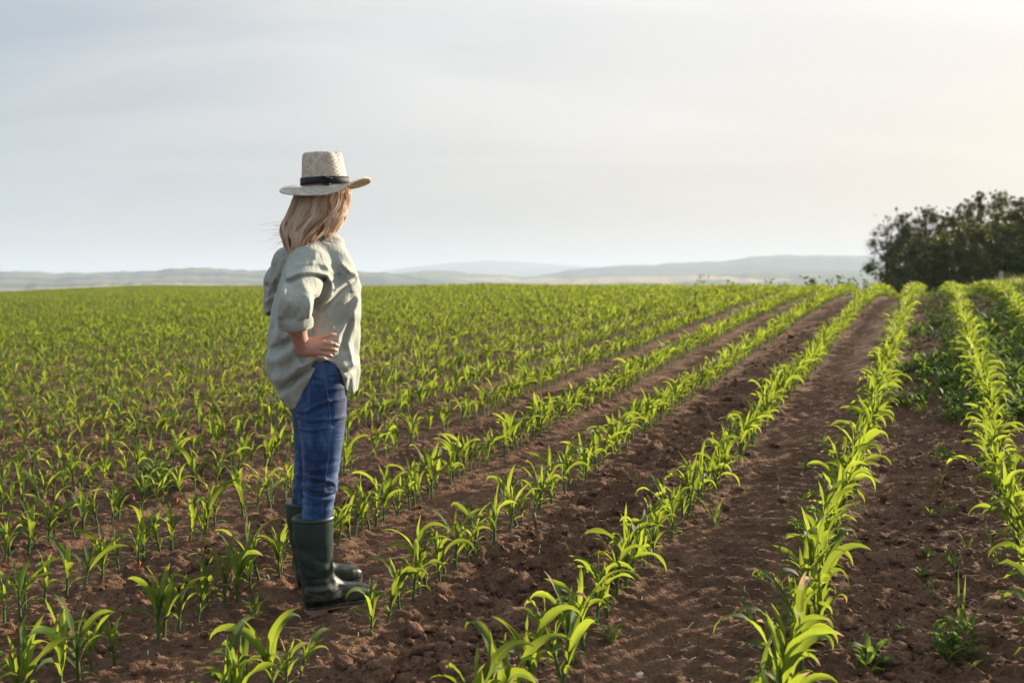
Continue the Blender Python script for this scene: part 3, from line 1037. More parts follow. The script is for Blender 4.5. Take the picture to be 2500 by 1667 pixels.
def cloth_material(name, col1, col2, thread=1500, wr=0.6, sheen=.2, trans=0.0):
    m, t, b = mat(name)
    g = nn(t, 'ShaderNodeTexCoord').outputs['Object']
    n_ = noise(t, g, 7, 4)
    c = mixc(t, n_, col1, col2)
    th = noise(t, mapping(t, g, (260, 260, 900)), 1.0, 2); th2 = noise(t, mapping(t, g, (900, 900, 220)), 1.0, 2)
    wv = mth(t, 'ADD', th, th2)
    c = mixc(t, .5, c, ramp(t, wv, [(.7, (.82, .82, .82)), (1.25, (1.12, 1.12, 1.12))]), 'MULTIPLY')
    ln(t, c, b.inputs['Base Color'])
    b.inputs['Roughness'].default_value = .85; b.inputs['Specular IOR Level'].default_value = .25
    b.inputs['Sheen Weight'].default_value = sheen
    # crumpled creases
    dist = noise(t, g, 9, 3, .5, 0, 1)
    va = nn(t, 'ShaderNodeVectorMath', operation='MULTIPLY_ADD'); ln(t, dist, va.inputs[0]); va.inputs[1].default_value = (.06, .06, .06); ln(t, g, va.inputs[2])
    w1 = noise(t, mapping(t, va.outputs[0], (1.0, 1.0, .45), (0, R(25), 0)), 24, 3, .45)
    w1 = mth(t, 'ABSOLUTE', mth(t, 'SUBTRACT', w1, .5))
    h = mth(t, 'ADD', mth(t, 'MULTIPLY', w1, -2.2), mth(t, 'MULTIPLY', wv, .05))
    bump(t, b, h, wr, .010)
    if trans:
        tl = nn(t, 'ShaderNodeBsdfTranslucent'); ln(t, c, tl.inputs[0])
        mx = nn(t, 'ShaderNodeMixShader', inp={0: trans}); ln(t, b.outputs[0], mx.inputs[1]); ln(t, tl.outputs[0], mx.inputs[2])
        ln(t, mx.outputs[0], t.nodes['Material Output'].inputs[0])
    return m


M_SHIRT = cloth_material('sage_linen', (.325, .365, .335), (.37, .405, .37))
M_SHIRT_SEAM = cloth_material('sage_seam', (.20, .23, .205), (.24, .27, .24), wr=.1)

m_denim, t, b = mat('denim')
g = nn(t, 'ShaderNodeTexCoord').outputs['Object']
sp = nn(t, 'ShaderNodeSeparateXYZ'); ln(t, g, sp.inputs[0])
th = noise(t, mapping(t, g, (700, 700, 60)), 1.0, 3, .6); th2 = noise(t, mapping(t, g, (60, 60, 700)), 1.0, 3, .6)
fade = noise(t, mapping(t, g, (1, 1, .55), (0, 0, 0)), 9, 4, .6)
c = ramp(t, fade, [(.38, (.005, .019, .070)), (.52, (.015, .054, .165)), (.68, (.075, .165, .35))])
c = mixc(t, .65, c, ramp(t, mth(t, 'ADD', th, th2), [(.75, (.62, .62, .66)), (1.0, (1, 1, 1)), (1.25, (1.7, 1.6, 1.45))]), 'MULTIPLY')
wz = noise(t, mapping(t, g, (10, 10, 70)), 1.0, 3, .6, .8)
c = mixc(t, mth(t, 'MULTIPLY', ramp(t, wz, [(.56, (0, 0, 0)), (.70, (1, 1, 1))]), .2), c, (.11, .18, .31))
ln(t, c, b.inputs['Base Color']); b.inputs['Roughness'].default_value = .75; b.inputs['Sheen Weight'].default_value = .12
b.inputs['Specular IOR Level'].default_value = .3
bump(t, b, mth(t, 'ADD', mth(t, 'MULTIPLY', wz, 1.0), mth(t, 'MULTIPLY', th, .15)), .55, .007)
M_DENIM = m_denim
M_STITCH = cloth_material('denim_seam', (.05, .09, .20), (.12, .18, .32), wr=.1)

m_rub, t, b = mat('green_rubber')
g = nn(t, 'ShaderNodeTexCoord').outputs['Object']
c = mixc(t, noise(t, g, 14, 5), (.012, .030, .027), (.022, .042, .038))
sp = nn(t, 'ShaderNodeSeparateXYZ'); ln(t, g, sp.inputs[0])
mud = mth(t, 'MULTIPLY', ramp(t, sp.outputs[2], [(.0, (1, 1, 1)), (.20, (0, 0, 0))]), ramp(t, noise(t, g, 30, 6, .7), [(.45, (0, 0, 0)), (.65, (1, 1, 1))]))
c = mixc(t, mth(t, 'MULTIPLY', mud, .7), c, (.17, .115, .08))
ln(t, c, b.inputs['Base Color'])
ln(t, mth(t, 'MULTIPLY_ADD', noise(t, g, 25, 4), .25, .30), b.inputs['Roughness'])
bump(t, b, noise(t, g, 60, 4), .12, .003)
M_RUBBER = m_rub
m_sole, t, b = mat('tan_sole')
g = nn(t, 'ShaderNodeTexCoord').outputs['Object']
c = mixc(t, noise(t, g, 40, 5), (.36, .22, .15), (.22, .13, .085)); ln(t, c, b.inputs['Base Color']); b.inputs['Roughness'].default_value = .8

m_straw, t, b = mat('woven_straw')
uvn = nn(t, 'ShaderNodeUVMap').outputs[0]
sp = nn(t, 'ShaderNodeSeparateXYZ'); ln(t, uvn, sp.inputs[0])
U_, V_ = sp.outputs[0], sp.outputs[1]
# flat plaited straw: strands crossing in a herringbone
a1 = mth(t, 'ADD', mth(t, 'MULTIPLY', U_, 34.0), mth(t, 'MULTIPLY', V_, 20.0)); a2 = mth(t, 'SUBTRACT', mth(t, 'MULTIPLY', U_, 34.0), mth(t, 'MULTIPLY', V_, 20.0))
s1 = mth(t, 'PINGPONG', a1, .5); s2 = mth(t, 'PINGPONG', a2, .5)
chk = mth(t, 'GREATER_THAN', mth(t, 'SINE', mth(t, 'MULTIPLY', mth(t, 'ADD', mth(t, 'FLOOR', a1), mth(t, 'FLOOR', a2)), math.pi / 2 * 1.0001)), 0.0)
hgt = mth(t, 'ADD', mth(t, 'MULTIPLY', s1, chk), mth(t, 'MULTIPLY', s2, mth(t, 'SUBTRACT', 1.0, chk)))
g = nn(t, 'ShaderNodeTexCoord').outputs['Object']
strandc = mth(t, 'ADD', mth(t, 'MULTIPLY', mth(t, 'FLOOR', a1), chk), mth(t, 'MULTIPLY', mth(t, 'FLOOR', a2), mth(t, 'SUBTRACT', 1.3, chk)))
wn = nn(t, 'ShaderNodeTexWhiteNoise', noise_dimensions='1D'); ln(t, strandc, wn.inputs['W'])
c = ramp(t, wn.outputs['Value'], [(0, (.50, .485, .43)), (.6, (.68, .67, .60)), (1, (.76, .75, .68))])
c = mixc(t, .55, c, ramp(t, hgt, [(0.0, (.45, .42, .38)), (.16, (.95, .95, .95)), (.5, (1.05, 1.05, 1.05))]), 'MULTIPLY')
ln(t, c, b.inputs['Base Color']); b.inputs['Roughness'].default_value = .6
bump(t, b, mth(t, 'MINIMUM', hgt, .25), .8, .006)
tl = nn(t, 'ShaderNodeBsdfTranslucent'); tl.inputs[0].default_value = (.75, .48, .20, 1)
mx = nn(t, 'ShaderNodeMixShader', inp={0: .20}); ln(t, b.outputs[0], mx.inputs[1]); ln(t, tl.outputs[0], mx.inputs[2])
ln(t, mx.outputs[0], t.nodes['Material Output'].inputs[0])
M_STRAW = m_straw
m_band, t, b = mat('dark_ribbon'); b.inputs['Base Color'].default_value = (.010, .013, .020, 1); b.inputs['Roughness'].default_value = .7
m_eye, t, b = mat('eye_white'); b.inputs['Base Color'].default_value = (.7, .68, .65, 1); b.inputs['Roughness'].default_value = .2
m_lip, t, b = mat('lip'); b.inputs['Base Color'].default_value = (.42, .13, .11, 1)
m_iris, t, b = mat('iris'); b.inputs['Base Color'].default_value = (.05, .08, .09, 1); b.inputs['Roughness'].default_value = .15

# ---- body: one continuous surface from the head to the feet
BD = 0.11                                   # depth of the torso's axis
HC = L(787, 497, .105)                      # head centre
HF = R(58)
fx, fy = math.cos(HF), math.sin(HF)
body_f = Field((-.26, -.36, .0), (.22, .54, 1.76), .0032)
def hp(f_, s_, u_):                         # head frame: forward, to her left, up
    return HC + np.array([fx * f_ - fy * s_, fy * f_ + fx * s_, u_])
body_f.ell(hp(-.010, 0, .005), (.084, .068, .080), HF)
body_f.ell(hp(.022, 0, -.035), (.066, .056, .082), HF, .03)
body_f.ell(hp(.055, 0, -.090), (.026, .024, .022), HF, .025)      # chin
body_f.cap([hp(.078, 0, .012), hp(.103, 0, -.026)], [.008, .0125], .012)    # nose
body_f.ell(hp(.083, 0, .030), (.014, .050, .010), HF, .02)        # brow
for s_ in (-1, 1):
    body_f.ell(hp(.060, s_ * .036, -.028), (.020, .020, .020), HF, .02)  # cheek
    body_f.ell(hp(-.008, s_ * .078, -.008), (.017, .007, .030), HF, .008)  # ear
body_f.cap([hp(.082, -.016, -.056), hp(.088, 0, -.055), hp(.082, .016, -.056)], [.005, .007, .005], .006)
NB = L(786, 600, .11)
body_f.cap([hp(-.015, 0, -.06), NB, NB - [0, 0, .05]], [.052, .052, .07], .03)
SHR = L(748, 640, -.045); SHL = L(722, 640, .27)
body_f.cap([SHR, NB - [0, 0, .03], SHL], [.052, .06, .052], .05)
body_f.loft([span(618, 735, 838, BD, .14, FACE), span(680, 722, 850, BD, .150, FACE), span(760, 722, 842, BD, .135, FACE), span(850, 722, 840, BD, .135, FACE), span(900, 716, 840, BD + .01, .155, FACE), span(960, 712, 842, BD + .01, .165, FACE)], FACE, .04)
ELB = L(711, 750, -.232); WR = L(738, 850, -.128)
fore = ELB + (WR - ELB) * .45
body_f.cap([SHR, ELB], [.044, .036], .02)
body_f.cap([ELB, fore, WR], [.036, .034, .0265], .02)
ELBL = L(672, 742, .40); WRL = L(722, 850, .30)
body_f.cap([SHL, ELBL, WRL], [.042, .034, .026], .02)
# near hand on the hip: palm, four spread fingers, thumb round the back
dh = -.122
def hq(x, y, dd=0.0): return L(*hd(x, y), dh + dd)
MCP = [hq(1130, 420, .006), hq(1270, 530, -.002), hq(1280, 670, -.002), hq(1200, 810, .002)]
for p in MCP: body_f.cap([WR + [0.006, 0, 0], p], [.0205, .0118], .012)
body_f.cap([hq(760, 800, -.002), hq(1100, 850, 0)], [.021, .013], .012)
body_f.cap([hq(820, 500, .008), hq(1120, 420, .008)], [.020, .013], .012)
FING = [([(1130, 420, .006), (1470, 290, .004), (1640, 240, .008), (1770, 225, .014)], [.0112, .0096, .0086, .0070]),
        ([(1270, 530, -.002), (1600, 530, -.006), (1760, 560, 0), (1880, 615, .010)], [.0112, .0098, .0088, .0070]),
        ([(1280, 670, -.002), (1590, 695, -.006), (1720, 730, 0), (1830, 780, .008)], [.0106, .0092, .0084, .0066]),
        ([(1200, 820, .002), (1470, 885, -.002), (1580, 925, .004), (1680, 965, .010)], [.0100, .0086, .0078, .0062])]
for pts_, rr_ in FING: body_f.cap([hq(*p) for p in pts_], rr_, .0035)
body_f.cap([WR + [.004, .012, .008], L(752, 836, dh + .045), L(740, 830, dh + .075), L(727, 828, dh + .09)], [.018, .013, .011, .009], .008)
# far hand
for j_, (a_, b_) in enumerate([(-.012, .025), (0, .012), (.0, -.004), (-.012, -.02)]):
    q0 = WRL + [.05, -.035, b_ * .8]; body_f.cap([WRL, q0], [.02, .012], .01); body_f.cap([q0, q0 + [.035, -.03, b_ * .6], q0 + [.062 + a_, -.04, b_ * 1.2 - .004]], [.0105, .009, .007], .003)
body_f.cap([WRL, WRL + [-.005, -.04, .0], WRL + [-.03, -.06, -.002]], [.018, .012, .009], .006)
# legs inside the jeans, feet inside the boots
for (hx_, kx_, ax_, d0, d1) in ((783, 784, 776, .03, 0.0), (768, 762, 760, .20, .232)):
    hp_, kn, an = L(hx_, 960, d0), L(kx_, 1165, (d0 + d1) / 2), L(ax_, 1430 - (0 if d1 == 0 else 50), d1)
    body_f.cap([hp_, kn, an], [.066, .040, .030], .02)
    body_f.cap([an, [an[0] + .10, an[1] + .034, .050 + (.012 if d1 else 0)]], [.028, .013], .01)
body = body_f.mesh('body', m_skin, person, 1)
for s_ in (-1, 1):
    V_, F_ = [], []
    e_ = bmesh.new(); bmesh.ops.create_uvsphere(e_, u_segments=16, v_segments=10, radius=.0115)
    me = bpy.data.meshes.new('eye'); e_.to_mesh(me); e_.free(); me.materials.append(m_eye)
    eo = mk_obj('eye', me, person, hp(.0735, s_ * .031, .002))
    e_ = bmesh.new(); bmesh.ops.create_uvsphere(e_, u_segments=12, v_segments=8, radius=.0055)
    me = bpy.data.meshes.new('iris'); e_.to_mesh(me); e_.free(); me.materials.append(m_iris)
    io = mk_obj('iris', me, eo, (fx * .0075, fy * .0075, 0))
V_, F_ = tube_np([hp(.085, -.02, -.056), hp(.0935, -.008, -.0545), hp(.0935, .008, -.0545), hp(.085, .02, -.056)], [.002, .0045, .0045, .002], 8)
mk_obj('lips', mk_mesh('lips', V_, F_, m_lip), person)
# nails
nl = MB()
for pts_, rr_ in FING:
    p3 = hq(*pts_[-1]); p2 = hq(*pts_[-2]); ax = (p3 - p2) / np.linalg.norm(p3 - p2)
    cq = p3 - ax * .001 + np.array([0, -rr_[-1] * .90, 0.0015])
    up_ = np.cross(ax, [0, -1, 0]); a = np.linspace(0, 2 * math.pi, 10, endpoint=False)
    ring = cq + np.cos(a)[:, None] * ax * .0052 + np.sin(a)[:, None] * up_ * .0040 + np.array([0, .0018, 0]) * (np.sin(a)[:, None] ** 2)
    nl.add(np.vstack([ring, cq + [0, -.0006, 0]]), np.stack([np.arange(10), (np.arange(10) + 1) % 10, np.full(10, 10)], -1))
m_nail, t, b = mat('nail'); b.inputs['Base Color'].default_value = (.62, .38, .33, 1); b.inputs['Roughness'].default_value = .3
nl.build('fingernails', m_nail, body)


# ---- shirt
def dist_poly(X_, Z_, pts):
    """distance in the (x, z) plane to a polyline, and the side (+ above-left)"""
    best = np.full(np.broadcast(X_, Z_).shape, 9.0)
    for (ax, az), (bx, bz) in zip(pts[:-1], pts[1:]):
        vx, vz = bx - ax, bz - az; l2 = vx * vx + vz * vz + 1e-9
        t_ = np.clip(((X_ - ax) * vx + (Z_ - az) * vz) / l2, 0, 1)
        best = np.minimum(best, np.hypot(X_ - ax - t_ * vx, Z_ - az - t_ * vz))
    return best


def folds(lst, F_, conv, d):
    """lst: (points, width, amplitude): summed relief over the (x, z) plane"""
    x = F_.ax[0][:, None]; z = F_.ax[2][None, :]
    H = np.zeros((len(F_.ax[0]), len(F_.ax[2])))
    for pts, w, am in lst:
        pl = [tuple(L(*conv(*p), d)[[0, 2]]) for p in pts]
        H += am * np.exp(-(dist_poly(x, z, pl) / w) ** 2)
    return H


sf = Field((-.27, -.39, .74), (.23, .56, 1.53), .0030)
yw = lambda y, c_, s_: 1 / (1 + np.exp((y - c_) / s_))
def shirt_disp(x, y, z):
    a = np.arctan2(y - BD, x)
    low = np.clip((1.25 - z) / .35, 0, 1)
    return (.0085 * np.sin(7 * a + 9 * z + 1.5 * np.sin(6 * z)) * low + .005 * np.sin(13 * a - 14 * z + 2 * np.sin(9 * z)) * low
            + .004 * np.sin(a * 5 + z * 31 + 2 * np.sin(x * 20)) )
TAB = [(585, 760, 834, .085), (600, 742, 838, .12), (618, 722, 846, .150), (640, 702, 856, .172), (667, 692, 865, .185), (700, 681, 881, .19), (740, 672, 877, .188), (790, 662, 873, .185),
       (820, 657, 873, .182), (850, 652, 873, .180), (875, 650, 874, .180), (900, 653, 871, .178), (925, 662, 868, .176), (945, 669, 868, .172), (968, 673, 868, .166), (990, 684, 866, .155), (1010, 700, 866, .14)]
sf.loft([span(a_, b_, c_, BD, d_, FACE) for a_, b_, c_, d_ in TAB], FACE, .02, 2.2, shirt_disp)
sf.cap([L(752, 640, -.03), L(790, 598, .09), L(748, 632, .25)], [.062, .055, .062], .04)       # shoulders
# near sleeve
S1, S2, S3 = L(752, 655, -.055), L(733, 700, -.14), L(716, 745, -.235)
sf.cap([S1, S2, S3], [.080, .069, .057], .03)
S4 = L(716, 778, -.232)
sf.cap([S3, S4], [.060, .052], .02)
# far sleeve
sf.cap([L(704, 640, .27), L(684, 690, .33), L(672, 735, .38)], [.064, .060, .050], .03)
FL = [
    ([(235, 900), (330, 855), (420, 795), (500, 745)], .014, -.036),
    ([(215, 1010), (330, 960), (450, 880)], .028, .020),
    ([(300, 1290), (400, 1200), (480, 1130), (560, 1055), (640, 1008)], .011, -.034),
    ([(250, 1170), (350, 1150), (450, 1070), (520, 1000)], .022, .020),
    ([(300, 1330), (430, 1260), (560, 1150)], .022, .008),
    ([(520, 985), (500, 930), (470, 880)], .009, -.022),
    ([(490, 1035), (590, 1010), (700, 960)], .013, .014),
    ([(338, 175), (312, 290), (275, 450), (243, 600), (228, 700)], .008, -.026),
    ([(380, 220), (345, 420), (300, 640), (280, 760)], .016, .008),
    ([(300, 120), (285, 300), (262, 420)], .010, .007),
    ([(1010, 195), (930, 250), (850, 315), (770, 400), (690, 478)], .009, .024),
    ([(1000, 235), (920, 290), (850, 350), (770, 440), (700, 505)], .011, -.018),
    ([(740, 130), (800, 260), (810, 330), (760, 400)], .016, .011),
    ([(850, 200), (830, 280), (900, 240)], .012, -.012),
    ([(880, 90), (960, 160), (1000, 190)], .010, .009),
    ([(1035, 430), (985, 560), (930, 640), (870, 740), (850, 800)], .012, .011),
    ([(985, 420), (940, 540), (880, 650)], .016, -.007),
    ([(1010, 560), (985, 700), (940, 830), (985, 960), (1000, 1020)], .013, .012),
    ([(960, 620), (910, 760), (890, 880)], .013, -.010),
    ([(620, 920), (720, 960), (830, 1000), (930, 1070), (1000, 1040)], .011, .013),
    ([(760, 950), (850, 1010), (920, 1110), (1000, 1090)], .010, -.010),
    ([(860, 1060), (920, 1140), (990, 1100)], .012, .012),
    ([(930, 1150), (925, 1270)], .008, .006), ([(985, 1120), (990, 1280)], .008, .006),
    ([(400, 215), (470, 185), (560, 172), (650, 172), (740, 195), (790, 270), (770, 370)], .009, .013),
    ([(400, 250), (480, 212), (570, 198), (650, 200), (720, 225)], .009, -.016),
    ([(480, 100), (600, 78), (720, 95), (800, 170)], .008, .006),
    ([(640, 0), (610, 90)], .006, .004),
    ([(600, 365), (640, 440), (660, 500)], .011, -.014),
    ([(600, 360), (598, 450), (585, 560)], .009, .013),
    ([(350, 320), (315, 450), (320, 540)], .012, .008),
    ([(520, 260), (590, 350), (560, 450), (530, 560)], .015, .010),
    ([(450, 330), (440, 440), (380, 560)], .016, -.009),
    ([(520, 400), (490, 500), (440, 580)], .010, -.009),
    ([(400, 420), (370, 500), (330, 560)], .009, .007),
    ([(640, 560), (620, 700)], .012, -.008),
    ([(700, 520), (690, 620), (640, 700)], .015, .006),
    ([(760, 560), (800, 680)], .012, .004), ([(840, 480), (820, 620), (860, 720)], .013, -.005),
]
Hn = folds(FL, sf, c2, -.12)
FLw = [([(345, 60), (300, 180), (250, 260)], .010, .010), ([(250, 120), (290, 240), (280, 330)], .009, -.010), ([(200, 280), (280, 330)], .009, -.014), ([(190, 440), (240, 400), (270, 380)], .009, .012), ([(215, 330), (200, 420)], .009, .009)]
Hf = folds(FLw, sf, c2, .33)
yy = sf.ax[1][None, :, None]
sf.D -= (Hn[:, None, :] * yw(yy, .05, .02)).astype(np.float32)
sf.D -= (Hf[:, None, :] * yw(-yy, -.18, .02)).astype(np.float32)
# inside of the hanging part is hollow; the hem curves up over the hips
inner = sf.D + .019
zz = sf.ax[2][None, None, :]; xx = sf.ax[0][:, None, None]
hem_px = [(640, 930), (672, 968), (688, 990), (700, 1000), (712, 1006), (722, 1001), (731, 981), (741, 960), (752, 938), (763, 911), (773, 893), (787, 884), (799, 879), (814, 890), (828, 902), (836, 924), (843, 952), (850, 965), (862, 966), (872, 966), (900, 966)]
hz_ = np.array([L(a_, b_, -.06)[[0, 2]] for a_, b_ in hem_px])
hem = np.interp(xx, hz_[:, 0], hz_[:, 1])
zc = L(700, 850, 0)[2]
hollow = np.maximum(-inner, zz - zc)
sf.D = np.maximum(sf.D, (-inner) * 1.0 * (zz < zc) + -1.0 * (zz >= zc)).astype(np.float32)
sf.D = np.maximum(sf.D, (hem - zz) * .75).astype(np.float32)
# neck opening and the bend of the arm
def carve(F_, pts, rads):
    G = Field(F_.lo, F_.lo + (F_.n - 1) * F_.h, F_.h); G.n = F_.n; G.D = np.full(F_.D.shape, .06, np.float32); G.ax = F_.ax
    G.cap(pts, rads, .005); F_.D = np.maximum(F_.D, -G.D)
carve(sf, [NB + [.004, 0, -.02], NB + [.0, 0, .10]], [.056, .062])
ax_f = (WR - ELB) / np.linalg.norm(WR - ELB)
cuffc = L(729, 797, -.205)
carve(sf, [cuffc - ax_f * .02, cuffc + ax_f * .10], [.042, .05])
shirt = sf.mesh('shirt', M_SHIRT, person, 1)
def bvh_of(o):
    me = o.data
    return BVHTree.FromPolygons([v.co[:] for v in me.vertices], [p.vertices[:] for p in me.polygons])


CAML = Vector(((CAM - O3) @ XA, (CAM - O3) @ YA, (CAM - O3)[2]))
bv_shirt = bvh_of(shirt)


def on(bv, sx, sy, off=0.0):
    """point of a surface seen at a photo pixel"""
    p = Vector(L(sx, sy, .1)); dr_ = (p - CAML).normalized()
    h = bv.ray_cast(CAML, dr_)
    if h[0] is None: return None
    return np.array(h[0] + h[1] * off * (1 if h[1].dot(dr_) < 0 else -1))


def seam(bv, conv, pts, name, mat_, parent, r=.0011, off=.0002, step=.006, shiftpx=None):
    P = []
    pts = [conv(*p) for p in pts]
    for (ax, ay), (bx, by) in zip(pts[:-1], pts[1:]):
        n_ = max(2, int(math.hypot(bx - ax, by - ay) / 3.0))
        for i in range(n_):
            q = on(bv, ax + (bx - ax) * i / n_, ay + (by - ay) * i / n_, off)
            if q is not None and (not P or np.linalg.norm(q - P[-1]) < .05): P.append(q)
    if len(P) < 3: return None
    P = np.array(P)
    for _ in range(2): P[1:-1] = (P[:-2] + 2 * P[1:-1] + P[2:]) / 4
    V_, F_ = tube_np(P, r, 5)
    return mk_obj(name, mk_mesh(name, V_, F_, mat_), parent)


seam(bv_shirt, c2, [(330, 60), (420, 100), (520, 92), (610, 82), (700, 92), (745, 118), (790, 200), (800, 300)], 'shoulder_seam', M_SHIRT_SEAM, shirt)
seam(bv_shirt, c1, [(720, 1120), (733, 1200), (735, 1300)], 'yoke_seam', M_SHIRT_SEAM, shirt)
seam(bv_shirt, c2, [(652, 500), (630, 560), (614, 650), (608, 740)], 'side_seam', M_SHIRT_SEAM, shirt, .0014)
seam(bv_shirt, c2, [(640, 1022), (600, 1110), (545, 1205), (490, 1310), (455, 1395)], 'hem_seam', M_SHIRT_SEAM, shirt, .0009)
seam(bv_shirt, c2, [(965, 1130), (962, 1200), (964, 1280)], 'placket_seam', M_SHIRT_SEAM, shirt)
# breast pocket: a raised patch
def patch(bv, conv, quad, name, mat_, parent, off=.003, n_=12, m_=12):
    q = [np.array(conv(*p)) for p in quad]
    G, ok = [], True
    for i in range(n_ + 1):
        for j_ in range(m_ + 1):
            u_, v_ = i / n_, j_ / m_
            p = q[0] * (1 - u_) * (1 - v_) + q[1] * u_ * (1 - v_) + q[2] * u_ * v_ + q[3] * (1 - u_) * v_
            s_ = on(bv, p[0], p[1], off if 0 < i < n_ and 0 < j_ < m_ else -.001)
            G.append(s_ if s_ is not None else (G[-1] if G else np.zeros(3)))
    G = np.array(G)
    return mk_obj(name, mk_mesh(name, G, grid_faces(n_ + 1, m_ + 1), mat_), parent)


pk = patch(bv_shirt, c2, [(928, 250), (1028, 215), (1022, 345), (968, 362)], 'breast_pocket', M_SHIRT, shirt)
seam(bv_shirt, c2, [(928, 250), (945, 315), (968, 362), (1022, 345)], 'pocket_seam', M_SHIRT_SEAM, pk)

# rolled cuff of the near sleeve: a folded band round the forearm
def ring_loft(secs, seg, name, mat_, parent, thick=.004, closed_rim=True, wob=None):
    """secs: list of (centre, axisU, axisV, ru, rv); outside then back inside, giving real thickness"""
    a = np.linspace(0, 2 * math.pi, seg, endpoint=False)
    rings = []
    for k_, (c_, U_, W_, ru, rv) in enumerate(secs):
        wv_ = 1 + (wob(a, k_) if wob else 0)
        rings.append(np.array(c_) + np.cos(a)[:, None] * np.array(U_) * ru * np.reshape(wv_, (-1, 1)) + np.sin(a)[:, None] * np.array(W_) * rv * np.reshape(wv_, (-1, 1)))
    V_ = np.vstack(rings)
    return mk_obj(name, mk_mesh(name, V_, grid_faces(len(secs), seg, True), mat_), parent)


def frame(ax_):
    ax_ = np.array(ax_) / np.linalg.norm(ax_)
    U_ = np.cross(ax_, [0, 1, 0]); U_ /= np.linalg.norm(U_); return U_, np.cross(ax_, U_)


def cuff(c_, ax_, r0, name, seed):
    U_, W_ = frame(ax_); ax_ = np.array(ax_) / np.linalg.norm(ax_)
    rr_ = np.random.default_rng(seed); ph_ = rr_.uniform(0, 6, 4)
    wob = lambda a, k_: .05 * np.sin(2 * a + ph_[0]) + .035 * np.sin(3 * a + ph_[1] + k_ * .25) + .022 * np.sin(7 * a + ph_[2] + k_ * .5)
    sh_ = lambda k_, s_: np.array(c_) + ax_ * s_
    prof = [(-.022, .88), (-.021, 1.02), (-.014, 1.08), (0, 1.09), (.014, 1.06), (.020, 1.02), (.021, .96), (.016, .90), (0, .88), (-.02, .86)]
    return ring_loft([(sh_(k_, s_), U_, W_, r0 * f_, r0 * f_ * .95) for k_, (s_, f_) in enumerate(prof)], 48, name, M_SHIRT, shirt, wob=wob)


cuff(L(*c2(447, 628), -.222), L(*c2(480, 760), -.19) - L(*c2(420, 480), -.235) + np.array([-.012, -.02, 0]), .0575, 'cuff', 3)
cuff(L(670, 748, .385), L(694, 790, .36) - L(672, 735, .39), .044, 'cuff', 4)

# collar: a standing band with turned-down points, seen at her right shoulder
cl_c = NB + np.array([.010, 0, -.012])
secs = []
for f_, (hh_, ro) in enumerate([(0, .064), (.018, .062), (.034, .064), (.042, .069), (.036, .078), (.016, .088), (-.004, .098), (-.008, .097), (.014, .084), (.034, .074)]):
    U_ = np.array([math.cos(FACE), math.sin(FACE), .0]); W_ = np.array([-math.sin(FACE), math.cos(FACE), 0])
    tl_ = U_ * .010 * 0
    secs.append((cl_c + np.array([0, 0, hh_]) + tl_, U_ + np.array([0, 0, -.42]), W_, ro, ro * .98))
ring_loft(secs, 44, 'collar', M_SHIRT, shirt, wob=lambda a, k_: .05 * np.sin(3 * a + 1 + k_ * .4) + .03 * np.sin(7 * a + k_ * .3))

# ---- jeans
jf = Field((-.20, -.14, .28), (.17, .42, 1.06), .0026)
nearL = [(885, 738, 834, .03, .088), (944, 728, 841, .02, .092), (1003, 721, 842.5, .012, .092), (1018, 727, 843, .01, .090), (1051, 731, 841.5, .01, .086), (1102, 737, 834, .005, .080), (1153, 741.5, 826.5, 0, .072),
         (1178, 741.5, 823, 0, .069), (1204, 742, 819, 0, .066), (1230, 739.5, 814, 0, .064), (1258, 736.5, 811, 0, .062), (1300, 735, 808, 0, .060)]
farL = [(885, 722, 824, .19, .088), (944, 716, 822, .20, .092), (1013, 713, 812, .205, .086), (1054, 717, 812, .21, .082), (1115, 719, 805, .215, .074), (1166, 718, 796, .220, .066), (1217, 713, 787, .225, .060), (1270, 711, 783, .228, .057)]
def wr(x, y, z):
    return .0012 * np.sin(z * 150 + 14 * x + 3 * np.sin(y * 30)) * np.clip(1 - np.abs(z - .50) / .18, 0, 1) * 2
jf.loft([span(*q) for q in nearL], .15, .02, 2.3, wr)
jf.loft([span(*q) for q in farL], .15, .02, 2.3, wr)
jf.loft([span(858, 730, 832, .11, .155), span(880, 722, 836, .11, .165), span(944, 705, 841, .115, .180), span(985, 703, 841, .115, .182), span(1008, 712, 838, .115, .165)], .2, .022, 2.2)
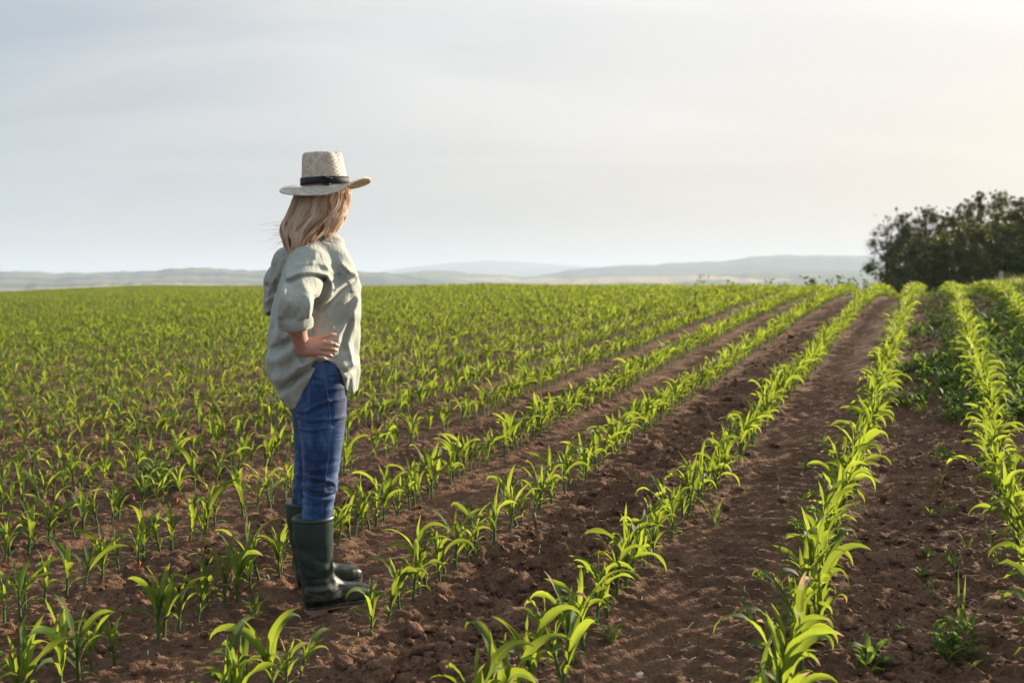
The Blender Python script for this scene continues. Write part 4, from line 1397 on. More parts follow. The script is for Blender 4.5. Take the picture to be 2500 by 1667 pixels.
JL = [([(760, 200), (660, 205), (600, 215)], .004, .0016),
      ([(320, 575), (420, 560), (520, 500), (640, 465)], .007, .005), ([(330, 600), (440, 590), (640, 500)], .007, -.004),
      ([(335, 640), (450, 648), (650, 640), (790, 625)], .006, .005), ([(340, 665), (450, 672), (650, 660)], .007, -.003),
      ([(350, 745), (450, 742), (560, 722), (660, 716)], .006, .004), ([(355, 775), (500, 765)], .008, -.003),
      ([(640, 455), (790, 450)], .006, .003), ([(620, 350), (780, 345)], .006, .003), ([(480, 300), (600, 310)], .006, .003), ([(500, 230), (590, 250)], .006, .003), ([(640, 270), (760, 260)], .006, .003),
      ([(400, 1190), (500, 1195), (610, 1215)], .006, .005), ([(395, 1225), (600, 1245)], .006, -.003), ([(610, 1215), (690, 1250), (715, 1290)], .007, .005),
      ([(400, 1290), (500, 1310), (600, 1312)], .006, .005), ([(600, 1340), (690, 1355), (715, 1330)], .006, .006), ([(400, 1330), (500, 1345), (600, 1352)], .005, .003), ([(600, 1375), (690, 1375)], .005, -.006),
      ([(395, 1385), (500, 1400), (600, 1410), (690, 1405)], .006, .005), ([(560, 1100), (640, 1090), (740, 1075)], .008, .003), ([(420, 1140), (560, 1110)], .008, .003),
      ([(380, 1450), (560, 1440)], .006, .002), ([(400, 980), (400, 1150)], .008, .002),
      ([(290, 610), (340, 620)], .006, .004), ([(300, 770), (360, 770)], .006, .003), ([(310, 1220), (390, 1240)], .006, .005), ([(300, 1290), (385, 1300)], .006, .005), ([(310, 1180), (390, 1195)], .005, .004)]
Hj = folds(JL, jf, c3, -.06)
jf.D -= np.broadcast_to(Hj[:, None, :] * 1.5, jf.D.shape).astype(np.float32) * .8
jf.D = np.maximum(jf.D, (jf.ax[2][None, None, :] * -1 + L(770, 1300)[2])).astype(np.float32)
jf.D = np.maximum(jf.D, (jf.ax[2][None, None, :] - L(770, 846, .1)[2])).astype(np.float32)
jeans = jf.mesh('jeans', M_DENIM, person, 1)
bv_j = bvh_of(jeans)
seam(bv_j, c3, [(570, 105), (590, 180), (612, 300), (632, 450), (648, 600), (655, 720), (648, 880), (636, 1000), (620, 1120), (608, 1220), (596, 1330), (578, 1430), (566, 1560)], 'side_seam', M_STITCH, jeans, .0015)
seam(bv_j, c3, [(602, 204), (660, 206), (755, 212)], 'front_pocket_seam', M_STITCH, jeans, .0013)
seam(bv_j, c3, [(628, 112), (636, 185)], 'belt_loop_seam', M_STITCH, jeans, .0010)
seam(bv_j, c3, [(452, 320), (450, 420), (446, 485), (345, 548), (330, 540)], 'back_pocket_seam', M_STITCH, jeans, .0014)
seam(bv_j, c3, [(436, 345), (434, 470), (350, 532)], 'back_pocket_stitch', M_STITCH, jeans, .0007)
seam(bv_j, c3, [(700, 1290), (716, 1300), (716, 1340)], 'knee_fold', M_STITCH, jeans, .0009)

# ---- boots: one built, the other a copy set further back
HEEL = L(745, 1497, 0.0)
FD = R(19); FAX = np.array([math.cos(FD), math.sin(FD), 0]); FSD = np.array([-math.sin(FD), math.cos(FD), 0])
bf = Field((-.13, -.11, -.01), (.27, .20, .42), .0033)
sh_tab = [(1262, 713.5, 814.5, .068), (1285, 714, 814.5, .067), (1308, 715, 814, .066), (1352, 721.5, 814, .060), (1391, 731, 813.5, .053), (1412, 737.5, 814.5, .049), (1432, 742.5, 820, .046), (1447, 744.5, 828, .044), (1462, 745, 830, .043)]
rows = [span(a_, b_, c_, 0.0, d_) for a_, b_, c_, d_ in sh_tab]
HX = HEEL[0]
ZT = rows[0][0]
bf.loft(rows, .15, .025, 2.2, lambda x, y, z: .0022 * np.sin(z * 70 + 20 * x) * np.clip(1 - np.abs(z - .19) / .07, 0, 1))
LEN = .278
def foot_sdf(x, y, z):
    s_ = (x - HX) * FAX[0] + (y + .0) * FAX[1]; w_ = (x - HX) * FSD[0] + (y + .0) * FSD[1]
    S_ = np.array([0, .02, .06, .10, .13, .16, .19, .22, .25, .27, LEN])
    top = np.interp(s_, S_, [.10, .12, .13, .132, .118, .098, .088, .084, .074, .060, .045])
    bot = np.interp(s_, S_, [.012, .012, .012, .013, .014, .014, .012, .012, .016, .022, .030])
    wd = np.interp(s_, S_, [.022, .033, .037, .037, .037, .039, .044, .046, .041, .031, .014])
    wc = np.interp(s_, S_, [0, 0, 0, 0, -.001, -.002, -.003, -.003, .000, .003, .005])
    zc_ = (top + bot) / 2; hh_ = (top - bot) / 2
    q = ((np.abs(w_ - wc) / wd) ** 2.6 + (np.abs(z - zc_) / hh_) ** 2.6) ** (1 / 2.6)
    d_ = (q - 1) * np.minimum(wd, hh_)
    return np.maximum(d_, np.maximum(-s_, s_ - LEN) * .9)
bf.union(foot_sdf, (HX - .02, -.07, 0), (HX + .28, .16, .15), .035)
# creases of the ankle and the moulded ribs
BL = [([(420, 850), (500, 900), (560, 960), (690, 945)], .008, .003), ([(560, 1000), (620, 980), (720, 985)], .012, -.005), ([(530, 1120), (600, 1130), (760, 1115)], .008, .004), ([(520, 1080), (640, 1070), (780, 1060)], .012, -.006),
      ([(500, 1165), (600, 1180), (690, 1215), (725, 1290)], .006, .003), ([(600, 760), (700, 800), (790, 830)], .014, -.004), ([(640, 900), (720, 880), (790, 900)], .012, .004), ([(770, 880), (760, 1020)], .010, -.004), ([(400, 640), (520, 680), (650, 660)], .02, -.003)]
Hb = folds(BL, bf, c4, -.05)
bf.D -= np.broadcast_to(Hb[:, None, :], bf.D.shape).astype(np.float32)
bf.D = np.maximum(bf.D, bf.ax[2][None, None, :] - ZT + .0005).astype(np.float32)
z3 = bf.ax[2][None, None, :]
inn = bf.D + .006
bf.D = np.maximum(bf.D, np.where(z3 > ZT - .10, -inn, -1)).astype(np.float32)
bf.D = np.maximum(bf.D, .012 - z3).astype(np.float32)


def boot_parts(parent_near):
    bt = bf.mesh('boot', M_RUBBER, parent_near, 1)
    bvb = bvh_of(bt)
    parts_b = []
    # rim band
    secs = []
    for (dz, f_) in ((-.016, 1.005), (-.015, 1.03), (-.010, 1.035), (-.001, 1.03), (.0005, 1.0), (-.004, .95)):
        r0 = rows[0]
        secs.append(((r0[1], r0[2], r0[0] + dz), (math.cos(.15), math.sin(.15), 0), (-math.sin(.15), math.cos(.15), 0), r0[3] * f_, r0[4] * f_))
    parts_b.append(ring_loft(secs, 56, 'rim_band', M_RUBBER, bt))
    for (xa, ya, xb, yb) in ((508, 368, 668, 360), (513, 392, 655, 388), (518, 413, 650, 406), (522, 433, 643, 430)):
        o_ = seam(bvb, c4, [(xa, ya), ((xa + xb) / 2, (ya + yb) / 2), (xb, yb)], 'moulded_bar', M_RUBBER, bt, .0022)
        if o_: parts_b.append(o_)
    for pl in ([(395, 795), (440, 830), (480, 900), (520, 945), (600, 958), (700, 940)], [(500, 1160), (600, 1175), (680, 1210), (725, 1290)], [(480, 1215), (512, 1217)], [(480, 1232), (510, 1234)], [(480, 1249), (508, 1251)]):
        o_ = seam(bvb, c4, pl, 'moulded_line', M_RUBBER, bt, .0014)
        if o_: parts_b.append(o_)
    # welt and tan outsole with heel and cleats
    S_ = np.concatenate([np.linspace(0, .02, 5), np.linspace(.03, .25, 20), np.linspace(.256, LEN, 7)])
    wd = np.interp(S_, [0, .006, .02, .06, .13, .19, .22, .25, .27, LEN], [.010, .024, .034, .038, .036, .044, .046, .042, .031, .010]) + .003
    wc = np.interp(S_, [0, .13, .22, .25, LEN], [0, -.001, -.003, 0, .005])
    toe = np.interp(S_, [0, .18, .22, .25, .27, LEN], [0, 0, .001, .005, .012, .020])
    def sole(z0, z1, grow, nm, mt, s_from=0, s_to=LEN):
        k_ = (S_ >= s_from) & (S_ <= s_to); s_, w_, c_, t_ = S_[k_], wd[k_] + grow, wc[k_], toe[k_]
        oul = np.concatenate([np.stack([s_, c_ + w_, t_], -1), np.stack([s_, c_ - w_, t_], -1)[::-1]])
        ring = lambda z_, f_: np.array([HX, 0, 0]) + (oul[:, :1] * 1.0) * FAX + (oul[:, 1:2] * f_) * FSD + np.stack([0 * oul[:, 0], 0 * oul[:, 0], oul[:, 2] + z_], -1)
        V_ = np.vstack([ring(z1, .94), ring(z1 - .002, 1), ring(z0 + .002, 1), ring(z0, .96)])
        n_ = len(oul); F_ = grid_faces(4, n_, True)
        m__ = len(s_)
        cap_t = np.array([[i, i + 1, n_ - 2 - i, n_ - 1 - i] for i in range(m__ - 1)])
        mb = MB(); mb.add(V_, F_); me_ = mk_mesh(nm, V_, [np.vstack([F_, cap_t, cap_t[:, ::-1] + 3 * n_])], mt, smooth=False)
        o_ = mk_obj(nm, me_, bt); parts_b.append(o_); return o_
    sole(.013, .024, .002, 'welt', M_RUBBER)
    sole(.004, .0135, .0, 'sole', M_SOLE)
    sole(-.016, .0045, -.001, 'heel', M_SOLE, 0, .085)
    sole(-.012, .0045, -.002, 'cleats', M_SOLE, .13, .245)
    return bt, parts_b


M_SOLE = m_sole
boot, bparts = boot_parts(person)
boot2 = boot.copy(); COL.objects.link(boot2); boot2.parent = person
fh = L(727, 1440, .225)
boot2.location = (fh[0] - HX, .228, .010)
for o_ in bparts:
    q = o_.copy(); COL.objects.link(q); q.parent = boot2

# ---- hat
HB = L(793.3, 452, .10)                       # centre of the crown's base
phi = np.linspace(0, 2 * math.pi, 97)[:-1]
def per(tab, a):
    t_ = np.array(sorted(tab)); A = np.concatenate([t_[:, 0] - 360, t_[:, 0], t_[:, 0] + 360]); B = np.tile(t_[:, 1], 3)
    x = np.rad2deg(a) % 360
    v_ = np.interp(x, A, B); return v_
def psm(tab):
    v_ = per(tab, phi)
    for _ in range(6): v_ = (np.roll(v_, 1) + 2 * v_ + np.roll(v_, -1)) / 4
    return v_
# rim height and radius by direction (0 = picture right, 90 = away, 270 = towards the camera)
hz_rim = psm([(0, .014), (25, .004), (50, -.006), (90, .004), (135, .016), (160, .004), (180, -.012), (205, -.026), (230, -.036), (255, -.040), (275, -.038), (290, -.026), (302, -.004), (315, .018), (330, .026), (345, .023)])
rr_rim = psm([(0, .182), (45, .176), (90, .168), (135, .172), (180, .176), (225, .168), (270, .160), (315, .172), (340, .180)])
rb = np.array([.0905, .0830])                 # crown base half-axes
dirs_ = np.stack([np.cos(phi), np.sin(phi)], -1)
crown_r = 1 / np.sqrt((dirs_[:, 0] / rb[0]) ** 2 + (dirs_[:, 1] / rb[1]) ** 2)
rim = []
uvs = []
NS = 14
for i in range(NS + 1):
    s_ = i / NS
    r_ = crown_r * .985 + (rr_rim - crown_r) * s_
    z_ = hz_rim * (s_ ** 1.7) - .006 * math.sin(math.pi * s_) * (hz_rim < 0) - .004
    rim.append(np.stack([dirs_[:, 0] * r_, dirs_[:, 1] * r_, z_], -1)); uvs.append(np.stack([phi / (2 * math.pi) * 1.9, np.full(len(phi), 1.2 + .5 * s_)], -1))
def two_sided(rings, th):
    """adds an under-skin so the sheet has a thickness and a rounded edge"""
    return rings + [r_ - np.array([0, 0, th * .5]) + 0 for r_ in rings[-1:]] + [r_ - np.array([0, 0, th]) for r_ in rings[::-1]]
R2 = two_sided(rim, .0035); U2 = uvs + uvs[-1:] + uvs[::-1]
# close the seam of the texture with a doubled last column
def ringmesh(rings, uv_, name, mt, parent, cap=False):
    n_ = len(rings[0]); V_ = np.vstack([np.vstack([r_, r_[:1]]) for r_ in rings]); UVv = np.vstack([np.vstack([q, q[:1] + [[uv_[0][1, 0] * n_ if n_ else 0, 0]]]) for q in uv_])
    F_ = [grid_faces(len(rings), n_ + 1)]
    return mk_obj(name, mk_mesh(name, V_, F_, mt, uv=UVv), parent)
hat = empty('hat', HB, (0, 0, 0), person)
hat.rotation_euler = (R(2), R(-3), 0)
ringmesh(R2, U2, 'brim', M_STRAW, hat)
cr, cuv = [], []
TOPZ = .125
prof = [(0, 1.0), (.12, .985), (.3, .95), (.5, .915), (.7, .88), (.85, .855), (.93, .83), (.98, .79), (1.0, .73)]
for v_, f_ in prof:
    lean = .004 * v_
    x_ = dirs_[:, 0] * crown_r * f_; y_ = dirs_[:, 1] * crown_r * f_ * (1 - .10 * v_)
    fr_ = (x_ * math.cos(.5) + y_ * math.sin(.5)) / .09
    # pinches at the front sides and the higher front ridge
    pinch = np.exp(-((np.rad2deg(phi) - 325) / 18) ** 2) + np.exp(-((np.rad2deg(phi) - 95) / 20) ** 2)
    k_ = 1 - .13 * pinch * v_ ** 2
    z_ = TOPZ * v_ + (.006 * np.clip(fr_, 0, 1) ** 2 - .004 * np.exp(-((fr_ - .25) / .25) ** 2)) * v_ ** 3
    cr.append(np.stack([x_ * k_ - lean, y_ * k_, z_], -1)); cuv.append(np.stack([phi / (2 * math.pi) * 1.0, np.full(len(phi), v_ * .42)], -1))
for f_, dz in ((.62, -.004), (.48, -.014), (.30, -.022), (.12, -.025), (.01, -.025)):
    x_ = dirs_[:, 0] * crown_r * f_; y_ = dirs_[:, 1] * crown_r * f_ * .9
    fr_ = (x_ * math.cos(.5) + y_ * math.sin(.5)) / .09
    z_ = TOPZ + dz + .006 * np.clip(fr_, 0, 1) ** 2
    cr.append(np.stack([x_ - .004, y_, z_], -1)); cuv.append(np.stack([phi / (2 * math.pi), np.full(len(phi), .45 + .3 * (.73 - f_))], -1))
crown = ringmesh(cr, cuv, 'crown', M_STRAW, hat)
bd, bu = [], []
for z_, f_ in ((.001, 1.01), (.001, 1.045), (.015, 1.04), (.029, 1.03), (.029, .99)):
    bd.append(np.stack([dirs_[:, 0] * crown_r * f_ - .0, dirs_[:, 1] * crown_r * f_, np.full(len(phi), z_)], -1)); bu.append(np.zeros((len(phi), 2)))
band = ringmesh(bd, bu, 'hat_band', m_band, hat)
bw = MB()
for (a0, z0, wv_) in ((268, .0245, .010), (276, .020, .008), (272, -.002, .009)):
    a_ = R(a0); rr0 = .0875
    p_ = np.array([math.cos(a_) * .0945, math.sin(a_) * .0880, z0])
    V_, F_ = tube_np([p_ + [-.016, 0.0005, .001], p_ + [-.006, -.003, .0025], p_ + [.007, -.003, -.001], p_ + [.018, 0.0005, .002]], [.002, .0045, .004, .0015], 6)
    bw.add(V_, F_)
bw.build('ribbon_bow', m_band, band)

# ---- hair
m_hair, t, b = mat('blonde_hair')
at = nn(t, 'ShaderNodeAttribute', attribute_name='tint').outputs['Fac']
av = nn(t, 'ShaderNodeAttribute', attribute_name='dry').outputs['Fac']
c = ramp(t, at, [(0, (.32, .21, .13)), (.3, (.68, .54, .38)), (.7, (.88, .76, .58)), (1, (.95, .88, .75))])
c = mixc(t, mth(t, 'MULTIPLY', mth(t, 'SUBTRACT', 1.0, av), .32, clamp=True), c, (.18, .09, .045))
ln(t, c, b.inputs['Base Color']); b.inputs['Roughness'].default_value = .42; b.inputs['Specular IOR Level'].default_value = .4
tl = nn(t, 'ShaderNodeBsdfTranslucent'); ln(t, mixc(t, .6, c, (.90, .46, .15)), tl.inputs[0])
mx = nn(t, 'ShaderNodeMixShader', inp={0: .5}); ln(t, b.outputs[0], mx.inputs[1]); ln(t, tl.outputs[0], mx.inputs[2])
ln(t, mx.outputs[0], t.nodes['Material Output'].inputs[0])
# sections of the hair mass: photo row, left, right, depth of centre, half-depth
HS = [(455, 752, 836, .10, .066), (460, 738, 850, .10, .085), (468, 727, 857, .10, .102), (489, 718, 853, .095, .108), (510, 710, 848, .085, .110), (530, 701, 842, .075, .110), (548, 692, 835, .062, .108), (565, 686, 826, .050, .105),
      (583, 688, 812, .035, .100), (600, 692, 790, .022, .090), (615, 699, 765, .014, .080), (630, 706, 745, .008, .072)]
hs = np.array([span(*q) for q in HS]); hs = hs[np.argsort(hs[:, 0])]
ZH0, ZH1 = hs[-1, 0], hs[0, 0]
def hsurf(a, z, f_):
    cx, cy, rx, ry = [np.interp(z, hs[:, 0], hs[:, i]) for i in (1, 2, 3, 4)]
    return np.stack([cx + np.cos(a) * rx * f_, cy + np.sin(a) * ry * f_, z], -1)
zr = lambda row: L(780, row, .05)[2]
def hair_end(a):
    """where the hair ends, by direction (0 = picture right, 180 = left)"""
    x = np.rad2deg(a) % 360
    return np.interp(x, [0, 60, 120, 150, 180, 200, 225, 245, 262, 280, 300, 330, 360], [zr(570), zr(590), zr(600), zr(606), zr(598), zr(610), zr(626), zr(624), zr(603), zr(588), zr(577), zr(572), zr(570)])
# under-mass so no scalp shows
na, nz = 72, 26
AA_ = np.linspace(0, 2 * math.pi, na, endpoint=False)
base_r = []
for i in range(nz):
    s_ = i / (nz - 1); z_ = ZH0 + (hair_end(AA_) + .018 - ZH0) * s_
    f_ = .88 - .10 * s_ ** 2 + .02 * np.sin(AA_ * 17 + s_ * 4)
    base_r.append(hsurf(AA_, z_, f_))
HVs = np.vstack(base_r + [base_r[0] * .0 + base_r[0].mean(0)[None] + (base_r[0] - base_r[0].mean(0)) * .02])
hair = mk_obj('hair', mk_mesh('hair', HVs, [grid_faces(nz, na, True)], m_hair, attrs={'tint': np.full(len(HVs), .18), 'dry': np.full(len(HVs), .5)}), person)
hr = np.random.default_rng(99)
NL = 110
lock_a = np.sort(hr.uniform(0, 2 * math.pi, NL)); lock_ph = hr.uniform(0, 6.28, NL); lock_t = hr.beta(.6, .6, NL); lock_end = hr.normal(0, .013, NL); lock_f = hr.uniform(.87, 1.07, NL); lock_am = hr.uniform(.4, 1.3, NL)
NSTR, SG = 5000, 13
Vh, Fh, Th, Ah = [], [], [], []
nb = 0
s_ = np.linspace(0, 1, SG)
for i in range(NSTR):
    k_ = hr.integers(0, NL); da = hr.normal(0, .075)
    a0 = lock_a[k_] + da
    zend = float(hair_end(a0)) + lock_end[k_] + hr.normal(0, .006)
    zst = ZH0 - hr.uniform(0, .01)
    z_ = zst + (zend - zst) * s_
    cl_ = 1 - .72 * np.clip((s_ - .25) / .75, 0, 1) ** 1.2           # strands gather into the lock
    a_ = lock_a[k_] + da * cl_ + (.17 * lock_am[k_]) * np.sin(s_ * 8.5 + lock_ph[k_]) * s_ ** .7
    ff = lock_f[k_] + hr.normal(0, .018) * cl_ + .07 * lock_am[k_] * np.sin(s_ * 10.5 + lock_ph[k_] * 1.7) * s_
    ff = ff * (1 - .04 * s_ ** 3)
    P_ = hsurf(a_, z_, ff)
    # the hair is blown a little to the picture's left
    w_ = hr.uniform(.0008, .0015)
    T_ = np.gradient(P_, axis=0); T_ /= np.linalg.norm(T_, axis=1)[:, None]
    nrm = np.stack([np.cos(a_), np.sin(a_), 0 * a_], -1)
    sd = np.cross(T_, nrm); sd /= np.linalg.norm(sd, axis=1)[:, None] + 1e-9
    wid = (w_ * (1 - .75 * s_ ** 4))[:, None]
    ring = np.stack([P_ - sd * wid, P_ + nrm * wid * .9, P_ + sd * wid], 1).reshape(-1, 3)
    Vh.append(ring); Fh.append(grid_faces(SG, 3) + nb); nb += len(ring)
    Th.append(np.full(len(ring), np.clip(lock_t[k_] * .75 + hr.random() * .38 - .05, 0, 1))); Ah.append(np.repeat(np.clip(s_ * 1.7, 0, 1), 3))
# wisps blown out to the left
for i in range(30):
    sx0, sy0 = hr.uniform(690, 712), hr.uniform(530, 590); d0 = hr.uniform(-.02, .08)
    p0 = L(sx0, sy0, d0); ln_ = hr.uniform(.03, .085) * (1.2 if i < 6 else .7)
    P_ = p0 + np.stack([-ln_ * s_ + .013 * np.sin(s_ * 5 + i) * s_, .01 * np.sin(s_ * 4 + i), -ln_ * hr.uniform(-.15, 1.1) * s_ ** 1.5], -1)
    ring = np.stack([P_ + [0, 0, .0004], P_ + [0, -.0004, 0], P_ - [0, 0, .0004]], 1).reshape(-1, 3)
    Vh.append(ring); Fh.append(grid_faces(SG, 3) + nb); nb += len(ring)
    Th.append(np.full(len(ring), .75)); Ah.append(np.full(len(ring), 1.0))
locks = mk_obj('hair_strands', mk_mesh('hair_strands', np.vstack(Vh), np.vstack(Fh), m_hair, attrs={'tint': np.concatenate(Th), 'dry': np.concatenate(Ah)}), hair)
locks['kind'] = 'stuff'
for o_ in (body, shirt, jeans, boot): print(o_.name, len(o_.data.polygons))
# ------------------------------------------------------------------ the wood at the right
M_TREE = leaf_material('tree_leaf', (.040, .052, .018), (.065, .082, .024), (.17, .19, .035), tshare=.34, rough=.55, veins=False)
M_TREE2 = leaf_material('olive_tree_leaf', (.045, .060, .025), (.065, .090, .030), (.19, .23, .05), tshare=.36, rough=.55, veins=False)
M_BUSH = leaf_material('bush_leaf', (.04, .07, .02), (.06, .10, .03), (.18, .28, .05), tshare=.38, rough=.5, veins=False)
m_bark, t, b = mat('bark')
g = nn(t, 'ShaderNodeTexCoord').outputs['Object']
ln(t, ramp(t, noise(t, mapping(t, g, (6, 6, 1.5)), 2.0, 5), [(.3, (.045, .035, .028)), (.7, (.12, .10, .08))]), b.inputs['Base Color']); b.inputs['Roughness'].default_value = .95


def crown_np(seed, W, H0, H1, nblob, nleaf, leaf, loose=0.0):
    """leaves gathered in clumps inside an egg-shaped outline from H0 to H1, W wide"""
    r = np.random.default_rng(seed)
    C_, Rb = [], []
    while len(C_) < nblob:
        h_ = r.random(); rad = W / 2 * (1 - (abs(h_ - .38) / .66) ** 3.2)
        a_ = r.uniform(0, 6.283); q = math.sqrt(r.random()) if r.random() < .4 else r.uniform(.75, 1.08)
        C_.append([math.cos(a_) * rad * q, math.sin(a_) * rad * q, H0 + (H1 - H0) * h_]); Rb.append(W * r.uniform(.09, .24) * (1 - .35 * h_))
    for k in range(16):                                  # leading shoots over the top
        C_.append([r.normal(0, W * .16), r.normal(0, W * .16), H1 + r.uniform(-.20, .16) * W]); Rb.append(W * r.uniform(.03, .07))
    C_ = np.array(C_); Rb = np.array(Rb)
    w_ = Rb ** 2; n_ = r.multinomial(nleaf, w_ / w_.sum())
    idx = np.repeat(np.arange(len(C_)), n_)
    dv = r.normal(size=(len(idx), 3)); dv /= np.linalg.norm(dv, axis=1)[:, None]
    P_ = C_[idx] + dv * (Rb[idx] * np.abs(r.normal(.62, .42, len(idx))))[:, None] * [1, 1, .8]
    # leaf quads (bent kites)
    A_ = r.normal(size=P_.shape); A_ /= np.linalg.norm(A_, axis=1)[:, None]
    B_ = np.cross(A_, dv + r.normal(0, .5, P_.shape)); B_ /= np.linalg.norm(B_, axis=1)[:, None] + 1e-9
    s_ = (leaf * r.uniform(.55, 1.3, len(P_)))[:, None]
    V_ = np.stack([P_ - A_ * s_, P_ + B_ * s_ * .45, P_ + A_ * s_, P_ - B_ * s_ * .45], 1).reshape(-1, 3)
    F_ = np.arange(len(P_) * 4).reshape(-1, 4)
    tint = np.repeat(np.clip(r.random(len(C_))[idx] * .8 + r.random(len(idx)) * .2, 0, 1), 4)
    return V_, F_, tint, C_


def tree_parts(seed, W, H, nleaf, matl, nblob=46, leaf=.13, h0=.10):
    V_, F_, ti, C_ = crown_np(seed, W, H * h0 + .3, H * .93, nblob, nleaf, leaf)
    cm = mk_mesh('crown', V_, F_, matl, smooth=False, uv=np.full((len(V_), 2), .5), attrs={'tint': ti, 'dry': np.zeros(len(V_))})
    mb = MB(); r = np.random.default_rng(seed + 5)
    V2, F2 = tube_np([(0, 0, -.6), (.03, .02, H * .2), (-.05, .06, H * .5), (.04, 0, H * .82)], [H * .022, H * .018, H * .011, H * .004], 9); mb.add(V2, F2)
    for k in r.choice(len(C_), 16, replace=False):
        c_ = C_[k]; z0 = c_[2] * .62
        mid_ = np.array([c_[0] * .45, c_[1] * .45, (z0 + c_[2]) / 2 + .1])
        V2, F2 = tube_np([(0, 0, z0), mid_, c_], [H * .008, H * .005, H * .002], 5); mb.add(V2, F2)
    vs = np.vstack(mb.V); tm = mk_mesh('trunk', vs, [np.vstack(q) for q in mb.F.values()], m_bark)
    return cm, tm


TP = [tree_parts(11, 4.2, 9.0, 30000, M_TREE, 60, .075), tree_parts(12, 3.6, 9.0, 26000, M_TREE, 52, .075), tree_parts(13, 4.4, 9.0, 28000, M_TREE2, 64, .072), tree_parts(14, 4.0, 9.0, 13000, M_TREE2, 60, .075)]
TREES = [  # photo x, photo y of the top, distance, prototype, width factor, label
    (2168, 524, 62, 3, .60, 'loose leafy tree at the left tip of the wood, sky showing through'),
    (2214, 508, 66, 0, .52, 'dark rounded tree second from the left tip of the wood'),
    (2264, 500, 64, 2, .54, 'olive tree with sparse top, left of the tallest trees'),
    (2312, 520, 70, 1, .54, 'low dark tree tucked into the dip of the tree line'),
    (2350, 486, 66, 0, .50, 'tall green tree at the left shoulder of the highest group'),
    (2388, 468, 68, 1, .50, 'tall tree with a pointed double top, middle of the highest group'),
    (2436, 462, 66, 2, .52, 'tallest tree of the wood, narrow tip against the sky'),
    (2495, 482, 64, 1, .95, 'tree at the right edge of the picture, dark olive crown'),
]
tr_r = random.Random(4)
for k_ in range(7):
    TREES.append((2560 + k_ * 62, 470 + tr_r.uniform(-12, 20), 62 - k_ * .8, k_ % 3, .95, None))
for k_, (sx, sd) in enumerate(((2235, 560), (2300, 562), (2370, 540), (2425, 532), (2480, 530), (2535, 522))):
    TREES.append((sx, sd, 76, k_ % 3, 1.05, 'hidden'))


def put_tree(sx, sy, D_, k_, wf, lab, i_):
    dv = px_dir(sx, sy); x_ = dv[0] * D_; gzv = float(ground_macro(x_, D_))
    H_ = (CAM_H + dv[2] * D_) - gzv
    o_ = empty('tree', (x_, D_, gzv), (0, 0, i_ * 1.37)); sc_ = H_ / 9.0
    o_.scale = (wf * 1.0, wf * 1.0, sc_)
    if lab is None: lab = ['first', 'second', 'third', 'fourth', 'fifth', 'sixth', 'seventh'][i_ - 8] + ' dark tree of the wood past the right edge'
    if lab == 'hidden': lab = 'dark tree in the back line, behind the ' + ['second tree from the left tip', 'olive tree with sparse top', 'low dark tree in the dip', 'tall pointed double top', 'narrow tallest tree', 'tree at the picture edge'][i_ - 15]
    tag(o_, lab, 'tree', 'trees of the wood at the right')
    mk_obj('crown', TP[k_][0], o_); mk_obj('trunk', TP[k_][1], o_)


for i_, a_ in enumerate(TREES): put_tree(*a_, i_)

# undergrowth along the foot of the wood
V_, F_, ti_ = [], [], []; nb = 0
for k_ in range(26):
    sx = 2175 + k_ * 24; D_ = 57 + 6 * math.sin(k_ * 1.7)
    dv = px_dir(sx, 690); x_ = dv[0] * D_; z_ = float(ground_macro(x_, D_))
    v_, f_, t_, _c = crown_np(200 + k_, 3.0, -.3, 2.9 + .9 * math.sin(k_ * 2.1), 14, 1300, .12)
    V_.append(v_ + [x_, D_, z_]); F_.append(f_ + nb); ti_.append(t_); nb += len(v_)
V_ = np.vstack(V_)
o_ = mk_obj('undergrowth', mk_mesh('undergrowth', V_, np.vstack(F_), M_TREE, smooth=False, uv=np.full((len(V_), 2), .5), attrs={'tint': np.concatenate(ti_), 'dry': np.zeros(len(V_))}))
tag(o_, 'dark tangled undergrowth along the foot of the wood', 'undergrowth', kind='stuff')

# small bushes and saplings standing beyond the crest
BU = [(1718, 675, 44, 1.0, 'lone small bush on the crest, leftmost of the shrubs'), (1782, 680, 46, .5, 'thin twiggy sapling right of the lone crest bush'), (1878, 678, 46, .6, 'slender sapling midway along the crest'),
      (1918, 687, 46, .8, 'low clump barely showing over the crest'), (1982, 679, 44, 1.2, 'round yellow-green bush on the crest, largest of the shrubs'), (2028, 687, 44, .9, 'dark low bush right of the round yellow-green one'),
      (2047, 669, 46, .7, 'tall thin sapling between two crest bushes'), (2068, 681, 44, 1.0, 'sunlit bush right of the tall thin sapling'), (2108, 682, 46, .9, 'small pale bush beside the left tip of the wood')]
for k_, (sx, sy, D_, w_, lab) in enumerate(BU):
    dv = px_dir(sx, sy); x_ = dv[0] * D_; z_ = float(ground_macro(x_, D_)); H_ = CAM_H + dv[2] * D_ - z_ + .0
    v_, f_, t_, _c = crown_np(300 + k_, w_, H_ * .15, H_ * .95, 12, 1500 if w_ > 1 else 420, .055)
    b_ = empty('bush', (x_, D_, z_)); tag(b_, lab, 'bush', 'bushes along the field crest')
    mk_obj('foliage', mk_mesh('foliage', v_, f_, M_BUSH, smooth=False, uv=np.full((len(v_), 2), .5), attrs={'tint': t_, 'dry': np.zeros(len(v_))}), b_)
    V2, F2 = tube_np([(0, 0, -.2), (0.02, 0, H_ * .5), (0, .02, H_ * .9)], [.04, .03, .01], 6); mk_obj('stem', mk_mesh('stem', V2, F2, m_bark), b_)

